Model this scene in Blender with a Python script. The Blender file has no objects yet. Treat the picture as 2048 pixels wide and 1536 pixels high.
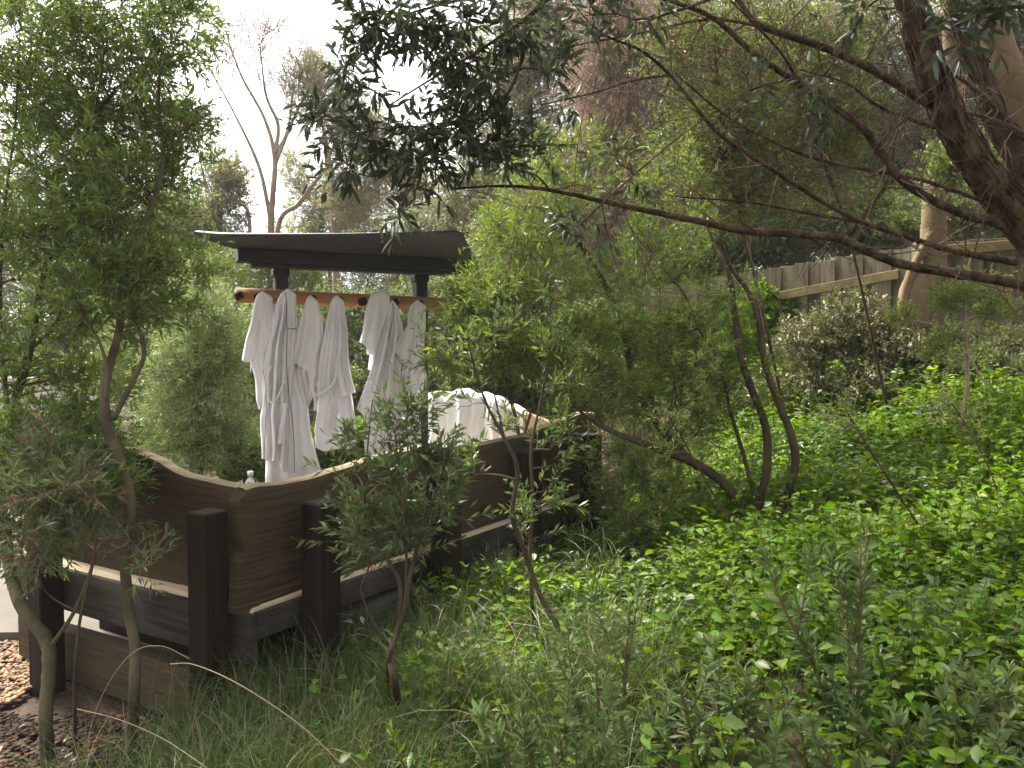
import bpy, math, random
import numpy as np
from mathutils import Vector
R = math.radians
rng = np.random.default_rng(7)
random.seed(7)
# ------------------------------------------------------------------ camera, world, sun, exposure
SC = bpy.context.scene
F = 1593.0; CX = 1024.0; CY = 768.0; CAMZ = 1.5
PITCH = math.atan((CY - 700) / F)
cam_d = bpy.data.cameras.new('camera'); cam = bpy.data.objects.new('camera', cam_d)
SC.collection.objects.link(cam); SC.camera = cam
cam_d.sensor_width = 36; cam_d.lens = F / 2048 * 36
cam_d.clip_start = 0.02; cam_d.clip_end = 1500
cam.location = (0, 0, CAMZ); cam.rotation_euler = (R(90) - PITCH, 0, 0)
SUN_EL = R(54); SUN_AZ = R(-48)      # azimuth from +Y, negative = left
w = bpy.data.worlds.new('World'); SC.world = w; w.use_nodes = True
nt = w.node_tree; nt.nodes.clear()
sky = nt.nodes.new('ShaderNodeTexSky'); sky.sky_type = 'NISHITA'; sky.sun_disc = False
sky.sun_elevation = SUN_EL; sky.sun_rotation = SUN_AZ; sky.air_density = 1.0; sky.dust_density = 4.0
bg = nt.nodes.new('ShaderNodeBackground'); out = nt.nodes.new('ShaderNodeOutputWorld')
hs = nt.nodes.new('ShaderNodeHueSaturation'); hs.inputs['Saturation'].default_value = 0.12   # overcast veil
hs.inputs['Value'].default_value = 1.0
tc = nt.nodes.new('ShaderNodeTexCoord'); nz = nt.nodes.new('ShaderNodeTexNoise'); nz.inputs['Scale'].default_value = 2.2
nz.inputs['Detail'].default_value = 5
mr = nt.nodes.new('ShaderNodeMapRange'); mr.inputs[1].default_value = .35; mr.inputs[2].default_value = .7
mr.inputs[3].default_value = .75; mr.inputs[4].default_value = 1.5
mul = nt.nodes.new('ShaderNodeVectorMath'); mul.operation = 'SCALE'
nt.links.new(tc.outputs['Generated'], nz.inputs['Vector']); nt.links.new(nz.outputs['Fac'], mr.inputs[0])
nt.links.new(sky.outputs[0], hs.inputs['Color']); nt.links.new(hs.outputs[0], mul.inputs[0]); nt.links.new(mr.outputs[0], mul.inputs['Scale'])
wm = nt.nodes.new('ShaderNodeVectorMath'); wm.operation = 'MULTIPLY'; wm.inputs[1].default_value = (1.0, 1.0, .985)
nt.links.new(mul.outputs[0], wm.inputs[0]); nt.links.new(wm.outputs[0], bg.inputs['Color']); bg.inputs['Strength'].default_value = 0.125
nt.links.new(bg.outputs[0], out.inputs['Surface'])
sl = bpy.data.lights.new('sun', 'SUN'); sun = bpy.data.objects.new('sun', sl); SC.collection.objects.link(sun)
sl.energy = 4.2; sl.angle = R(10); sl.color = (1, .95, .87)
sd = Vector((math.sin(SUN_AZ) * math.cos(SUN_EL), math.cos(SUN_AZ) * math.cos(SUN_EL), math.sin(SUN_EL)))
sun.rotation_euler = sd.to_track_quat('Z', 'Y').to_euler(); sun.location = (0, 0, 30)
vs = SC.view_settings; vs.view_transform = 'Standard'; vs.look = 'None'; vs.gamma = 1; vs.use_curve_mapping = False
vs.exposure = 1.8
try:
    SC.cycles.max_bounces = 7; SC.cycles.diffuse_bounces = 4; SC.cycles.transmission_bounces = 5
    SC.cycles.sample_clamp_indirect = 6; SC.cycles.caustics_reflective = False; SC.cycles.caustics_refractive = False
    SC.cycles.use_denoising = True
except Exception: pass

# ------------------------------------------------------------------ pixel <-> world helpers
ca, sa = math.cos(PITCH), math.sin(PITCH)
def ray(px, py):
    x = (px - CX) / F; v = (CY - py) / F
    return np.array([x, ca + v * sa, -sa + v * ca])        # camera looks +Y pitched down
def W(px, py, d):
    r = ray(px, py); return np.array([0, 0, CAMZ]) + r * (d / r[1])
def onplane(px, py, p0, n):
    r = ray(px, py); o = np.array([0, 0, CAMZ]); return o + r * (np.dot(np.array(p0) - o, n) / np.dot(r, n))
def nrm(a): return a / (np.linalg.norm(a, axis=-1, keepdims=True) + 1e-9)

# ------------------------------------------------------------------ terrain height (thin-plate spline)
GP = np.array([(-4,3,0),(-4,6,0),(-2,5,0),(-1,4.5,0),(-3,8,.05),(-2.5,2.8,0),(-1.5,2.6,0),(-.3,4.5,0),(0,5.6,.03),(-.6,2.75,.03),
 (.25,3.9,.2),(.8,4.9,.28),(1.1,5.6,.4),(0,2.5,.2),(1.43,4.5,.5),(3.85,7,1.25),(3,4.5,.95),(1.2,1.9,.5),(2,2.5,.68),(2.5,6,1.0),
 (1.5,6,.62),(1.2,8,.8),(2,9,1.1),(.5,9.5,.6),(-1,9,.2),(0,1,.28),(1,0,.5),(-1.5,1,.08),(-1,0,.1),(0,-3,.3),(4,0,1.1),(5,4,1.5),(6,9,2.0),
 (5,13,2.6),(0,14,.8),(-5,14,.1),(-9,9,0),(-9,3,0),(-6,20,.2),(8,20,4.0),(0,22,1.6),(14,12,3.6),(14,28,5),(-14,28,.5),(-14,0,0),(12,-6,2),(-10,-6,0),(0,28,2.2)], float)
def _phi(r2): return r2 * np.log(r2 + 1e-6) * .5
_n = len(GP); _d2 = ((GP[:, None, :2] - GP[None, :, :2]) ** 2).sum(-1)
_A = np.zeros((_n + 3, _n + 3)); _A[:_n, :_n] = _phi(_d2) + np.eye(_n) * .05; _A[:_n, _n] = 1; _A[:_n, _n + 1:] = GP[:, :2]; _A[_n:, :_n] = _A[:_n, _n:].T
_wt = np.linalg.solve(_A, np.concatenate([GP[:, 2], [0, 0, 0]]))
def gz(x, y):
    x = np.clip(np.asarray(x, float), -14, 14); y = np.clip(np.asarray(y, float), -6, 28)
    r2 = (x[..., None] - GP[:, 0]) ** 2 + (y[..., None] - GP[:, 1]) ** 2
    return np.maximum(_phi(r2) @ _wt[:_n] + _wt[_n] + _wt[_n + 1] * x + _wt[_n + 2] * y, -.02)
def gd(px, py):
    for d in np.arange(1.0, 25, .03):
        p = W(px, py, d)
        if p[2] <= gz(p[0], p[1]): return d
    return 25.0

# ------------------------------------------------------------------ materials
M = {}
def mat(name, col, rough=.7, spec=.4, col2=None, scale=6, bump=0, bscale=30, stretch=None, detail=5, island=0, transl=0, coat=0, metal=0, ramp=(.35,.65), dist=0.02):
    m = bpy.data.materials.new(name); m.use_nodes = True; t = m.node_tree; N = t.nodes; Lk = t.links
    b = N['Principled BSDF']; b.inputs['Roughness'].default_value = rough; b.inputs['Specular IOR Level'].default_value = spec
    b.inputs['Metallic'].default_value = metal
    o = N['Material Output']
    c = lambda x: (x[0], x[1], x[2], 1)
    if col2 is None: col2 = [k * .7 for k in col]
    co = N.new('ShaderNodeTexCoord'); mp = N.new('ShaderNodeMapping'); Lk.new(co.outputs['Object'], mp.inputs[0])
    if stretch: mp.inputs['Scale'].default_value = stretch
    n1 = N.new('ShaderNodeTexNoise'); n1.inputs['Scale'].default_value = scale; n1.inputs['Detail'].default_value = detail
    Lk.new(mp.outputs[0], n1.inputs['Vector'])
    r = N.new('ShaderNodeMapRange'); r.inputs[1].default_value = ramp[0]; r.inputs[2].default_value = ramp[1]; Lk.new(n1.outputs['Fac'], r.inputs[0])
    mx = N.new('ShaderNodeMix'); mx.data_type = 'RGBA'; Lk.new(r.outputs[0], mx.inputs[0]); mx.inputs[6].default_value = c(col); mx.inputs[7].default_value = c(col2)
    colout = mx.outputs[2]
    if island:
        g = N.new('ShaderNodeNewGeometry'); h = N.new('ShaderNodeHueSaturation'); 
        a = N.new('ShaderNodeMapRange'); Lk.new(g.outputs['Random Per Island'], a.inputs[0]); a.inputs[3].default_value = 1 - island; a.inputs[4].default_value = 1 + island
        Lk.new(a.outputs[0], h.inputs['Value']); 
        a2 = N.new('ShaderNodeMath'); a2.operation = 'MULTIPLY'; a2.inputs[1].default_value = 7.31; Lk.new(g.outputs['Random Per Island'], a2.inputs[0])
        a3 = N.new('ShaderNodeMath'); a3.operation = 'FRACT'; Lk.new(a2.outputs[0], a3.inputs[0])
        a4 = N.new('ShaderNodeMapRange'); Lk.new(a3.outputs[0], a4.inputs[0]); a4.inputs[3].default_value = .475; a4.inputs[4].default_value = .515; Lk.new(a4.outputs[0], h.inputs['Hue'])
        Lk.new(colout, h.inputs['Color']); colout = h.outputs[0]
    Lk.new(colout, b.inputs['Base Color'])
    if bump:
        n2 = N.new('ShaderNodeTexNoise'); n2.inputs['Scale'].default_value = bscale; n2.inputs['Detail'].default_value = 6; Lk.new(mp.outputs[0], n2.inputs['Vector'])
        bp = N.new('ShaderNodeBump'); bp.inputs['Strength'].default_value = bump; bp.inputs['Distance'].default_value = dist
        Lk.new(n2.outputs['Fac'], bp.inputs['Height']); Lk.new(bp.outputs[0], b.inputs['Normal'])
    if transl:
        tr = N.new('ShaderNodeBsdfTranslucent'); h2 = N.new('ShaderNodeHueSaturation'); h2.inputs['Value'].default_value = 1.5; h2.inputs['Saturation'].default_value = 1.1; h2.inputs['Hue'].default_value = .485
        Lk.new(colout, h2.inputs['Color']); Lk.new(h2.outputs[0], tr.inputs['Color'])
        ms = N.new('ShaderNodeMixShader'); ms.inputs[0].default_value = transl
        Lk.new(b.outputs[0], ms.inputs[1]); Lk.new(tr.outputs[0], ms.inputs[2]); Lk.new(ms.outputs[0], o.inputs['Surface'])
    M[name] = m; return m
def leafm(name, c1, c2, scale=1.5, transl=.35, rough=.45, island=.35, spec=.4): mat(name, c1, rough, spec, c2, scale=scale, island=island, transl=transl)
leafm('leaf_olive_dark', (.035,.05,.026), (.05,.068,.033), rough=.4)
leafm('leaf_left', (.095,.16,.04), (.14,.205,.05))
leafm('leaf_bright', (.13,.21,.04), (.16,.23,.05))
leafm('leaf_feather', (.17,.25,.08), (.20,.27,.10))
leafm('leaf_sapling', (.065,.10,.036), (.09,.13,.045), rough=.38)
leafm('leaf_cover', (.15,.26,.018), (.075,.155,.016), scale=1.2, rough=.6, transl=.4, spec=.18)
leafm('leaf_sage', (.11,.165,.055), (.085,.14,.045), rough=.55, spec=.3)
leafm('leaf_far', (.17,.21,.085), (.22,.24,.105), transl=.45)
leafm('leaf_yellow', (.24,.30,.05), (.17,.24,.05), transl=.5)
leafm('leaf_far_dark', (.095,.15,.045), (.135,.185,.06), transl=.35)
leafm('leaf_mid', (.10,.16,.034), (.145,.205,.045), transl=.35)
leafm('leaf_shrub', (.10,.125,.045), (.14,.14,.06), rough=.35)
leafm('leaf_brown', (.22,.13,.08), (.15,.10,.06), transl=.3)
leafm('leaf_orange', (.6,.16,.04), (.5,.25,.04), transl=.3)
leafm('grass_blade', (.085,.135,.028), (.05,.09,.02), scale=2, rough=.4, transl=.3)
leafm('grass_dry', (.32,.25,.12), (.22,.18,.09), scale=2, transl=.2)
leafm('needle_dead', (.40,.30,.19), (.28,.20,.13), scale=1, transl=.2)
leafm('flower_cream', (.75,.68,.45), (.8,.75,.6), transl=.2)
mat('bark_dark', (.11,.072,.045), .95, .15, (.045,.03,.02), scale=16, bump=1.0, bscale=30, stretch=(1.2,1.2,.5), dist=.04, ramp=(.4,.6), island=.4)
mat('bark_brown', (.11,.078,.05), .9, .15, (.05,.036,.024), scale=10, bump=.7, bscale=40, stretch=(1,1,.4))
mat('bark_grey', (.13,.105,.06), .9, .2, (.06,.05,.03), scale=12, bump=.6, bscale=45, stretch=(1,1,.5), dist=.01)
mat('bark_tan', (.22,.145,.09), .85, .15, (.12,.10,.05), scale=5, bump=.4, bscale=12, stretch=(1,1,.6))
mat('bark_pale', (.36,.26,.19), .85, .2, (.24,.17,.12), scale=6, bump=.3)  # paleness of the far trunks includes hazy distance, put into the colour
mat('twig_brown', (.13,.085,.055), .9, .2, (.08,.055,.04))
mat('twig_red', (.30,.20,.145), .9, .2, (.22,.15,.105))  # lightened so the colour carries hazy distance on far twigs
mat('stem_red', (.17,.095,.05), .7, .3, (.10,.09,.04))
mat('soil', (.075,.05,.033), .95, .2, (.03,.02,.014), scale=9, bump=1, bscale=40)
mat('mulch_bark', (.075,.045,.03), .95, .1, (.03,.02,.014), scale=3, island=.5)
mat('paving_sand', (.12,.105,.085), .9, .2, (.10,.088,.068), scale=3, bump=.3, bscale=90)  # darkened so the colour carries tree shade over the path
mat('pebble', (.26,.165,.085), .8, .3, (.17,.11,.06), scale=3, island=.5)
mat('roof_black', (.02,.021,.022), .55, .4, (.03,.031,.032), scale=4, bump=.1, bscale=60)
mat('frame_black', (.016,.015,.015), .6, .4, (.024,.022,.02), scale=8, bump=.15, bscale=60)
mat('robe_cotton', (.86,.85,.87), .95, .1, (.83,.82,.84), scale=3, bump=.35, bscale=260, dist=.004)
_m = mat('robe_cotton', (.86,.85,.87), .95, .1, (.83,.82,.84), scale=3, bump=.35, bscale=260, dist=.004, transl=.16)
for _x in _m.node_tree.nodes:
    if _x.type == 'HUE_SAT': _x.inputs['Value'].default_value = 1.0; _x.inputs['Hue'].default_value = .5
mat('piping_navy', (.06,.06,.10), .8)
mat('cap_white', (.8,.8,.8), .4); mat('label_blue', (.12,.35,.5), .5)
mat('lid_grey', (.04,.05,.05), .75, .3, (.10,.11,.11), scale=12); mat('lid_pale', (.22,.24,.23), .5)
mat('wall_pale', (.55,.50,.44), .9, .2, (.5,.46,.4))
mat('fence_board', (.16,.135,.085), .9, .15, (.085,.072,.045), scale=4, bump=.4, bscale=20, stretch=(6,6,.5), island=.22)
mat('fence_rail', (.17,.13,.055), .9, .15, (.10,.08,.04), scale=5, bump=.3, bscale=18)
def wood(name, c1, c2, c3, ring=46, rough=.85, axis='X'):
    m = mat(name, c1, rough, .3 if 'rail' in name else .12, c2, scale=1.0); t = m.node_tree; N = t.nodes; Lk = t.links; b = N['Principled BSDF']
    co = N.new('ShaderNodeTexCoord'); mp = N.new('ShaderNodeMapping'); Lk.new(co.outputs['Object'], mp.inputs[0])
    mp.inputs['Scale'].default_value = (.6, .6, 1.3) if axis == 'X' else (1, 1, .35)
    wv = N.new('ShaderNodeTexNoise'); wv.inputs['Scale'].default_value = ring; wv.inputs['Detail'].default_value = 8; wv.inputs['Distortion'].default_value = .35
    mp2 = N.new('ShaderNodeMapping'); Lk.new(mp.outputs[0], mp2.inputs[0]); mp2.inputs['Scale'].default_value = (.12, .12, 1.6) if axis == 'X' else (1.6, 1.6, .12)
    Lk.new(mp2.outputs[0], wv.inputs['Vector'])
    vo = N.new('ShaderNodeTexVoronoi'); vo.inputs['Scale'].default_value = 3.6; Lk.new(mp.outputs[0], vo.inputs['Vector'])
    kr = N.new('ShaderNodeMapRange'); kr.inputs[1].default_value = .03; kr.inputs[2].default_value = .16; kr.inputs[3].default_value = 1; kr.inputs[4].default_value = 0; Lk.new(vo.outputs['Distance'], kr.inputs[0])
    rp = N.new('ShaderNodeMapRange'); rp.inputs[1].default_value = .35; rp.inputs[2].default_value = .62; Lk.new(wv.outputs['Fac'], rp.inputs[0])
    a = N.new('ShaderNodeMix'); a.data_type = 'RGBA'; a.inputs[6].default_value = (*c1, 1); a.inputs[7].default_value = (*c2, 1); Lk.new(rp.outputs[0], a.inputs[0])
    n3 = N.new('ShaderNodeTexNoise'); n3.inputs['Scale'].default_value = 2.5; n3.inputs['Detail'].default_value = 3; Lk.new(co.outputs['Object'], n3.inputs['Vector'])
    r3 = N.new('ShaderNodeMapRange'); r3.inputs[1].default_value = .4; r3.inputs[2].default_value = .7; r3.inputs[4].default_value = .7; Lk.new(n3.outputs['Fac'], r3.inputs[0])
    a2 = N.new('ShaderNodeMix'); a2.data_type = 'RGBA'; Lk.new(r3.outputs[0], a2.inputs[0]); Lk.new(a.outputs[2], a2.inputs[6]); a2.inputs[7].default_value = (*c3, 1)
    a3 = N.new('ShaderNodeMix'); a3.data_type = 'RGBA'; Lk.new(kr.outputs[0], a3.inputs[0]); Lk.new(a2.outputs[2], a3.inputs[6]); a3.inputs[7].default_value = (*[k * .35 for k in c2], 1)
    Lk.new(a3.outputs[2], b.inputs['Base Color'])
    bp = N.new('ShaderNodeBump'); bp.inputs['Strength'].default_value = .15; bp.inputs['Distance'].default_value = .004; Lk.new(wv.outputs['Fac'], bp.inputs['Height']); Lk.new(bp.outputs[0], b.inputs['Normal'])
    return m
wood('wood_slab', (.095,.064,.040), (.052,.036,.022), (.07,.058,.032))
wood('wood_slab_edge', (.34,.27,.17), (.22,.17,.10), (.27,.20,.12))  # cream tone: light on the slab tops put into the colour
wood('wood_seat', (.66,.54,.38), (.52,.40,.26), (.58,.47,.32))  # pale seat timber, with courtyard sunlight also put into the colour
wood('wood_post', (.032,.021,.014), (.014,.010,.007), (.026,.018,.012), axis='Z')
wood('wood_fascia', (.055,.045,.035), (.022,.018,.015), (.10,.09,.075))
wood('wood_rail', (.36,.18,.08), (.27,.125,.055), (.42,.23,.11))
def glassmat():
    m = bpy.data.materials.new('bottle_glass'); m.use_nodes = True; b = m.node_tree.nodes['Principled BSDF']
    b.inputs['Base Color'].default_value = (.85,.92,.9,1); b.inputs['Roughness'].default_value = .05; b.inputs['Transmission Weight'].default_value = .85; b.inputs['IOR'].default_value = 1.3; M['bottle_glass'] = m
glassmat()

# ------------------------------------------------------------------ mesh buffers and objects
class Buf:
    def __init__(s): s.V = []; s.n = 0; s.Fq = []; s.Ft = []; s.mats = []
    def mi(s, m):
        if m not in s.mats: s.mats.append(m)
        return s.mats.index(m)
    def add(s, V, faces, m, smooth=True):
        V = np.asarray(V, np.float32).reshape(-1, 3); faces = np.asarray(faces, np.int64)
        if len(V) == 0 or len(faces) == 0: return
        k = s.mi(m); (s.Fq if faces.shape[1] == 4 else s.Ft).append((faces + s.n, k, smooth)); s.V.append(V); s.n += len(V)
    def add2(s, V, fl, m, smooth=True):          # several face arrays over one vertex block
        V = np.asarray(V, np.float32).reshape(-1, 3); k = s.mi(m)
        for f in fl:
            f = np.asarray(f, np.int64); (s.Fq if f.shape[1] == 4 else s.Ft).append((f + s.n, k, smooth))
        s.V.append(V); s.n += len(V)
    def build(s, name, parent=None):
        me = bpy.data.meshes.new(name); V = np.concatenate(s.V)
        if parent is not None: V = V - np.array(parent.location, np.float32)
        L = []; st = []; tot = []; mi = []; sm = []; off = 0
        for lst, q in ((s.Fq, 4), (s.Ft, 3)):
            for f, k, smo in lst:
                L.append(f.ravel()); n = len(f); st.append(off + np.arange(n) * q); off += n * q; tot.append(np.full(n, q)); mi.append(np.full(n, k)); sm.append(np.full(n, smo))
        L = np.concatenate(L).astype(np.int32); st = np.concatenate(st).astype(np.int32); mi = np.concatenate(mi).astype(np.int32); sm = np.concatenate(sm)
        me.vertices.add(len(V)); me.vertices.foreach_set('co', V.astype(np.float32).ravel())
        me.loops.add(len(L)); me.loops.foreach_set('vertex_index', L)
        me.polygons.add(len(st)); me.polygons.foreach_set('loop_start', st); me.polygons.foreach_set('material_index', mi)
        me.polygons.foreach_set('use_smooth', sm.astype(bool))
        for m in s.mats: me.materials.append(M[m])
        me.update(calc_edges=True); me.validate()
        o = bpy.data.objects.new(name, me); SC.collection.objects.link(o)
        if parent is not None: o.parent = parent
        return o
def tag(o, label=None, cat=None, group=None, kind=None):
    if label: o['label'] = label
    if cat: o['category'] = cat
    if group: o['group'] = group
    if kind: o['kind'] = kind
    return o
def thing(name, label, cat, loc=(0,0,0), group=None):
    o = bpy.data.objects.new(name, None); SC.collection.objects.link(o); o.location = tuple(float(c) for c in loc); o.empty_display_size = .1
    return tag(o, label, cat, group)

# ------------------------------------------------------------------ shapes
def catmull(P, sub=6):
    P = np.asarray(P, float); Q = np.vstack([2 * P[0] - P[1], P, 2 * P[-1] - P[-2]]); o = []
    for i in range(1, len(Q) - 2):
        for t in np.arange(sub) / sub:
            a, b, c, d = Q[i-1], Q[i], Q[i+1], Q[i+2]
            o.append(.5 * ((2*b) + (c-a)*t + (2*a-5*b+4*c-d)*t*t + (3*b-a-3*c+d)*t**3))
    o.append(P[-1]); return np.array(o)
def tube(buf, P, r, m, k=8, rough=0., sub=6, cap=True, smooth=True):
    PR = catmull(np.column_stack([P, r]), sub) if sub > 1 else np.column_stack([P, r])
    P = PR[:, :3]; r = np.maximum(PR[:, 3], .0004); n = len(P)
    T = nrm(np.gradient(P, axis=0)); u = np.array([1., .13, .21]); u = u - T[0] * (u @ T[0]); u /= np.linalg.norm(u); U = [u]
    for i in range(1, n):
        u = u - T[i] * (u @ T[i]); u = u / np.linalg.norm(u); U.append(u)
    U = np.array(U); Vv = np.cross(T, U); a = np.arange(k) / k * 2 * np.pi
    rr = r[:, None] * (1 + (rng.normal(0, rough, (n, k)) if rough else 0)) * np.ones((1, k))
    X = P[:, None, :] + rr[..., None] * (np.cos(a)[None, :, None] * U[:, None, :] + np.sin(a)[None, :, None] * Vv[:, None, :])
    i = np.arange(n - 1)[:, None] * k; j = np.arange(k)[None, :]; j2 = (j + 1) % k
    f = np.stack([i + j, i + j2, i + k + j2, i + k + j], -1).reshape(-1, 4)
    X = X.reshape(-1, 3)
    if cap:
        X = np.vstack([X, P[0], P[-1]]); c0 = n * k; jj = np.arange(k); 
        t1 = np.stack([np.full(k, c0), (jj + 1) % k, jj], -1); t2 = np.stack([np.full(k, c0 + 1), (n-1)*k + jj, (n-1)*k + (jj+1) % k], -1)
        buf.add2(X, [f, np.vstack([t1, t2])], m, smooth)
    else: buf.add(X, f, m, smooth)
def twigs(buf, A, B, bend, r0, r1, m, k=3, seg=4):
    """many thin curved tubes A->B at once; bend (n,3) offset at the middle"""
    n = len(A)
    if n == 0: return
    t = np.linspace(0, 1, seg + 1); P = A[:, None] * (1 - t)[None, :, None] + B[:, None] * t[None, :, None] + bend[:, None] * (4 * t * (1 - t))[None, :, None]
    T = nrm(np.gradient(P, axis=1)); ref = nrm(rng.normal(size=(n, 1, 3))); U = nrm(np.cross(T, ref)); Vv = np.cross(T, U)
    a = np.arange(k) / k * 2 * np.pi; r = (np.asarray(r0)[:, None] * (1 - t) + np.asarray(r1)[:, None] * t)
    X = P[:, :, None] + r[:, :, None, None] * (np.cos(a)[None, None, :, None] * U[:, :, None] + np.sin(a)[None, None, :, None] * Vv[:, :, None])
    i = np.arange(seg)[:, None] * k; j = np.arange(k)[None]; j2 = (j + 1) % k
    f = np.stack([i + j, i + j2, i + k + j2, i + k + j], -1).reshape(-1, 4)
    f = (f[None] + (np.arange(n) * (seg + 1) * k)[:, None, None]).reshape(-1, 4)
    buf.add(X.reshape(-1, 3), f, m, True)
def leaves(buf, P, D, L, ratio, m, hi=0, droop=.1, fold=.18, up=.8, wide=.45):
    n = len(P)
    if n == 0: return
    D = nrm(D); Rf = np.array([0, 0, up]) + rng.normal(size=(n, 3)) * .8
    S = nrm(np.cross(D, Rf)); N = np.cross(S, D); L = L[:, None]; Wd = L * ratio * .5
    dz = np.array([0, 0, -1.]) * L * droop
    if not hi:
        X = np.stack([P, P + D * L * wide + S * Wd + N * Wd * fold*2, P + D * L + dz, P + D * L * wide - S * Wd + N * Wd * fold*2], 1)
        f = (np.array([[0, 1, 2, 3]])[None] + (np.arange(n) * 4)[:, None, None]).reshape(-1, 4); buf.add(X.reshape(-1, 3), f, m, False); return
    rows = [(0, .08), (.22, .72), (.5, 1.), (.78, .62), (1, .0)]; X = []
    for t, wd in rows:
        c = P + D * L * t + dz * t * t
        X += [c + S * Wd * wd + N * Wd * wd * fold * 2, c, c - S * Wd * wd + N * Wd * wd * fold * 2]
    X = np.stack(X, 1); b = []
    for r_ in range(4): b += [[3*r_, 3*r_+1, 3*r_+4, 3*r_+3], [3*r_+1, 3*r_+2, 3*r_+5, 3*r_+4]]
    f = (np.array(b)[None] + (np.arange(n) * 15)[:, None, None]).reshape(-1, 4); buf.add(X.reshape(-1, 3), f, m, True)
def box(buf, c, size, m, ax=None, bev=.006, taper=1.0, smooth=False):
    """box with chamfered edges; ax = 3 axis vectors"""
    h = np.array(size) / 2.; ax = np.eye(3) if ax is None else np.array(ax); b = min(bev, h.min() * .4)
    V = []; idx = {}
    for sx in (-1, 1):
        for sy in (-1, 1):
            for sz in (-1, 1):
                for a in range(3):
                    p = np.array([sx, sy, sz]) * h; q = p.copy()
                    for e in range(3):
                        if e != a: q[e] -= np.sign(q[e]) * b
                    if sz > 0: q[:2] *= taper
                    idx[(sx, sy, sz, a)] = len(V); V.append(np.array(c) + q @ ax)
    q4 = []; t3 = []
    for a in range(3):
        o = [e for e in range(3) if e != a]
        for s in (-1, 1):
            ring = []
            for (u, v) in ((-1,-1),(1,-1),(1,1),(-1,1)):
                k = [0,0,0]; k[a] = s; k[o[0]] = u; k[o[1]] = v; ring.append(idx[(*k, a)])
            if (s > 0) == (a == 1): ring = ring[::-1]
            q4.append(ring)
    for a in range(3):
        o = [e for e in range(3) if e != a]
        for u in (-1, 1):
            for v in (-1, 1):
                k1 = [0,0,0]; k2 = [0,0,0]; k1[a] = -1; k2[a] = 1
                for k in (k1, k2): k[o[0]] = u; k[o[1]] = v
                q4.append([idx[(*k1, o[0])], idx[(*k2, o[0])], idx[(*k2, o[1])], idx[(*k1, o[1])]])
    for sx in (-1, 1):
        for sy in (-1, 1):
            for sz in (-1, 1): t3.append([idx[(sx, sy, sz, a)] for a in range(3)])
    buf.add2(V, [np.array(q4), np.array(t3)], m, smooth)
def fixnormals(o):
    import bmesh
    b = bmesh.new(); b.from_mesh(o.data); bmesh.ops.recalc_face_normals(b, faces=b.faces); b.to_mesh(o.data); b.free(); return o
def gridmesh(buf, X, m, closed=False, smooth=True):
    a, b = X.shape[:2]; i = np.arange(a - 1)[:, None]; j = np.arange(b if closed else b - 1)[None]; j2 = (j + 1) % b
    f = np.stack([i*b + j, i*b + j2, (i+1)*b + j2, (i+1)*b + j], -1).reshape(-1, 4); buf.add(X.reshape(-1, 3), f, m, smooth)

# ================================================================== SETTING
def spaced(lo, hi, clo, chi, n):      # dense between clo..chi, growing outside
    c = np.linspace(clo, chi, n); o1 = clo - np.geomspace(.4, clo - lo, 22)[::-1]; o2 = chi + np.geomspace(.4, hi - chi, 22); return np.concatenate([o1, c, o2])
gx = spaced(-400, 400, -8, 9, 110); gy = spaced(-60, 600, -2, 16, 120)
GX, GY = np.meshgrid(gx, gy, indexing='ij'); GZ = gz(GX, GY) + .012 * np.sin(GX * 7 + GY * 3) * np.sin(GY * 9 - GX * 2)
b = Buf(); gridmesh(b, np.stack([GX, GY, GZ - .03], -1), 'soil'); tag(fixnormals(b.build('ground')), kind='structure')
# patio paving
b = Buf()
poly = [(-9, 3.9), (-9, 9.2), (-1.0, 9.2), (.35, 6.2), (.3, 5.4), (-.95, 3.25), (-2.1, 3.95), (-2.4, 4.1)]
me_v = [(x, y, .03) for x, y in poly] + [(x, y, -.1) for x, y in poly]
import bmesh
bm = bmesh.new(); vs_ = [bm.verts.new(v) for v in me_v[:8]]; bm.faces.new(vs_); r_ = bmesh.ops.extrude_face_region(bm, geom=bm.faces[:])
for v in [g for g in r_['geom'] if isinstance(g, bmesh.types.BMVert)]: v.co.z -= .15
bmesh.ops.recalc_face_normals(bm, faces=bm.faces); me = bpy.data.meshes.new('patio'); bm.to_mesh(me); bm.free(); me.materials.append(M['paving_sand'])
o = bpy.data.objects.new('patio', me); SC.collection.objects.link(o); tag(o, kind='structure')
# pebbles and mulch
def blobs(name, m, n, region, s0, s1, lab, cat, flat=.6):
    P = np.array([region() for _ in range(n)]); P = np.column_stack([P, gz(P[:, 0], P[:, 1])]); b = Buf()
    t = np.array([(1,0,0),(.3,.9,0),(-.8,.6,0),(-.8,-.6,0),(.3,-.9,0),(0,0,1),(0,0,-1)], float)
    s = rng.uniform(s0, s1, n); a = rng.uniform(0, 6.28, n); st = rng.uniform(.6, 1.5, n)
    X = t[None] * np.stack([s * st, s, s * flat], -1)[:, None]; c, sn = np.cos(a)[:, None], np.sin(a)[:, None]
    X = np.stack([X[..., 0]*c - X[..., 1]*sn, X[..., 0]*sn + X[..., 1]*c, X[..., 2] + rng.uniform(-.3,.3,(n,1))*X[...,0]], -1) + P[:, None]
    f = np.array([[i, (i+1) % 5, 5] for i in range(5)] + [[(i+1) % 5, i, 6] for i in range(5)]); f = (f[None] + (np.arange(n)*7)[:, None, None]).reshape(-1, 3)
    b.add(X.reshape(-1, 3), f, m, True); tag(b.build(name), lab, cat, kind='stuff')
def near_line(): 
    return (random.uniform(-3.6, -2.15), random.uniform(3.05, 4.05))
blobs('gravel', 'pebble', 6000, near_line, .008, .018, 'tan pebble gravel beside the sandy paving at left edge', 'gravel')
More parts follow.
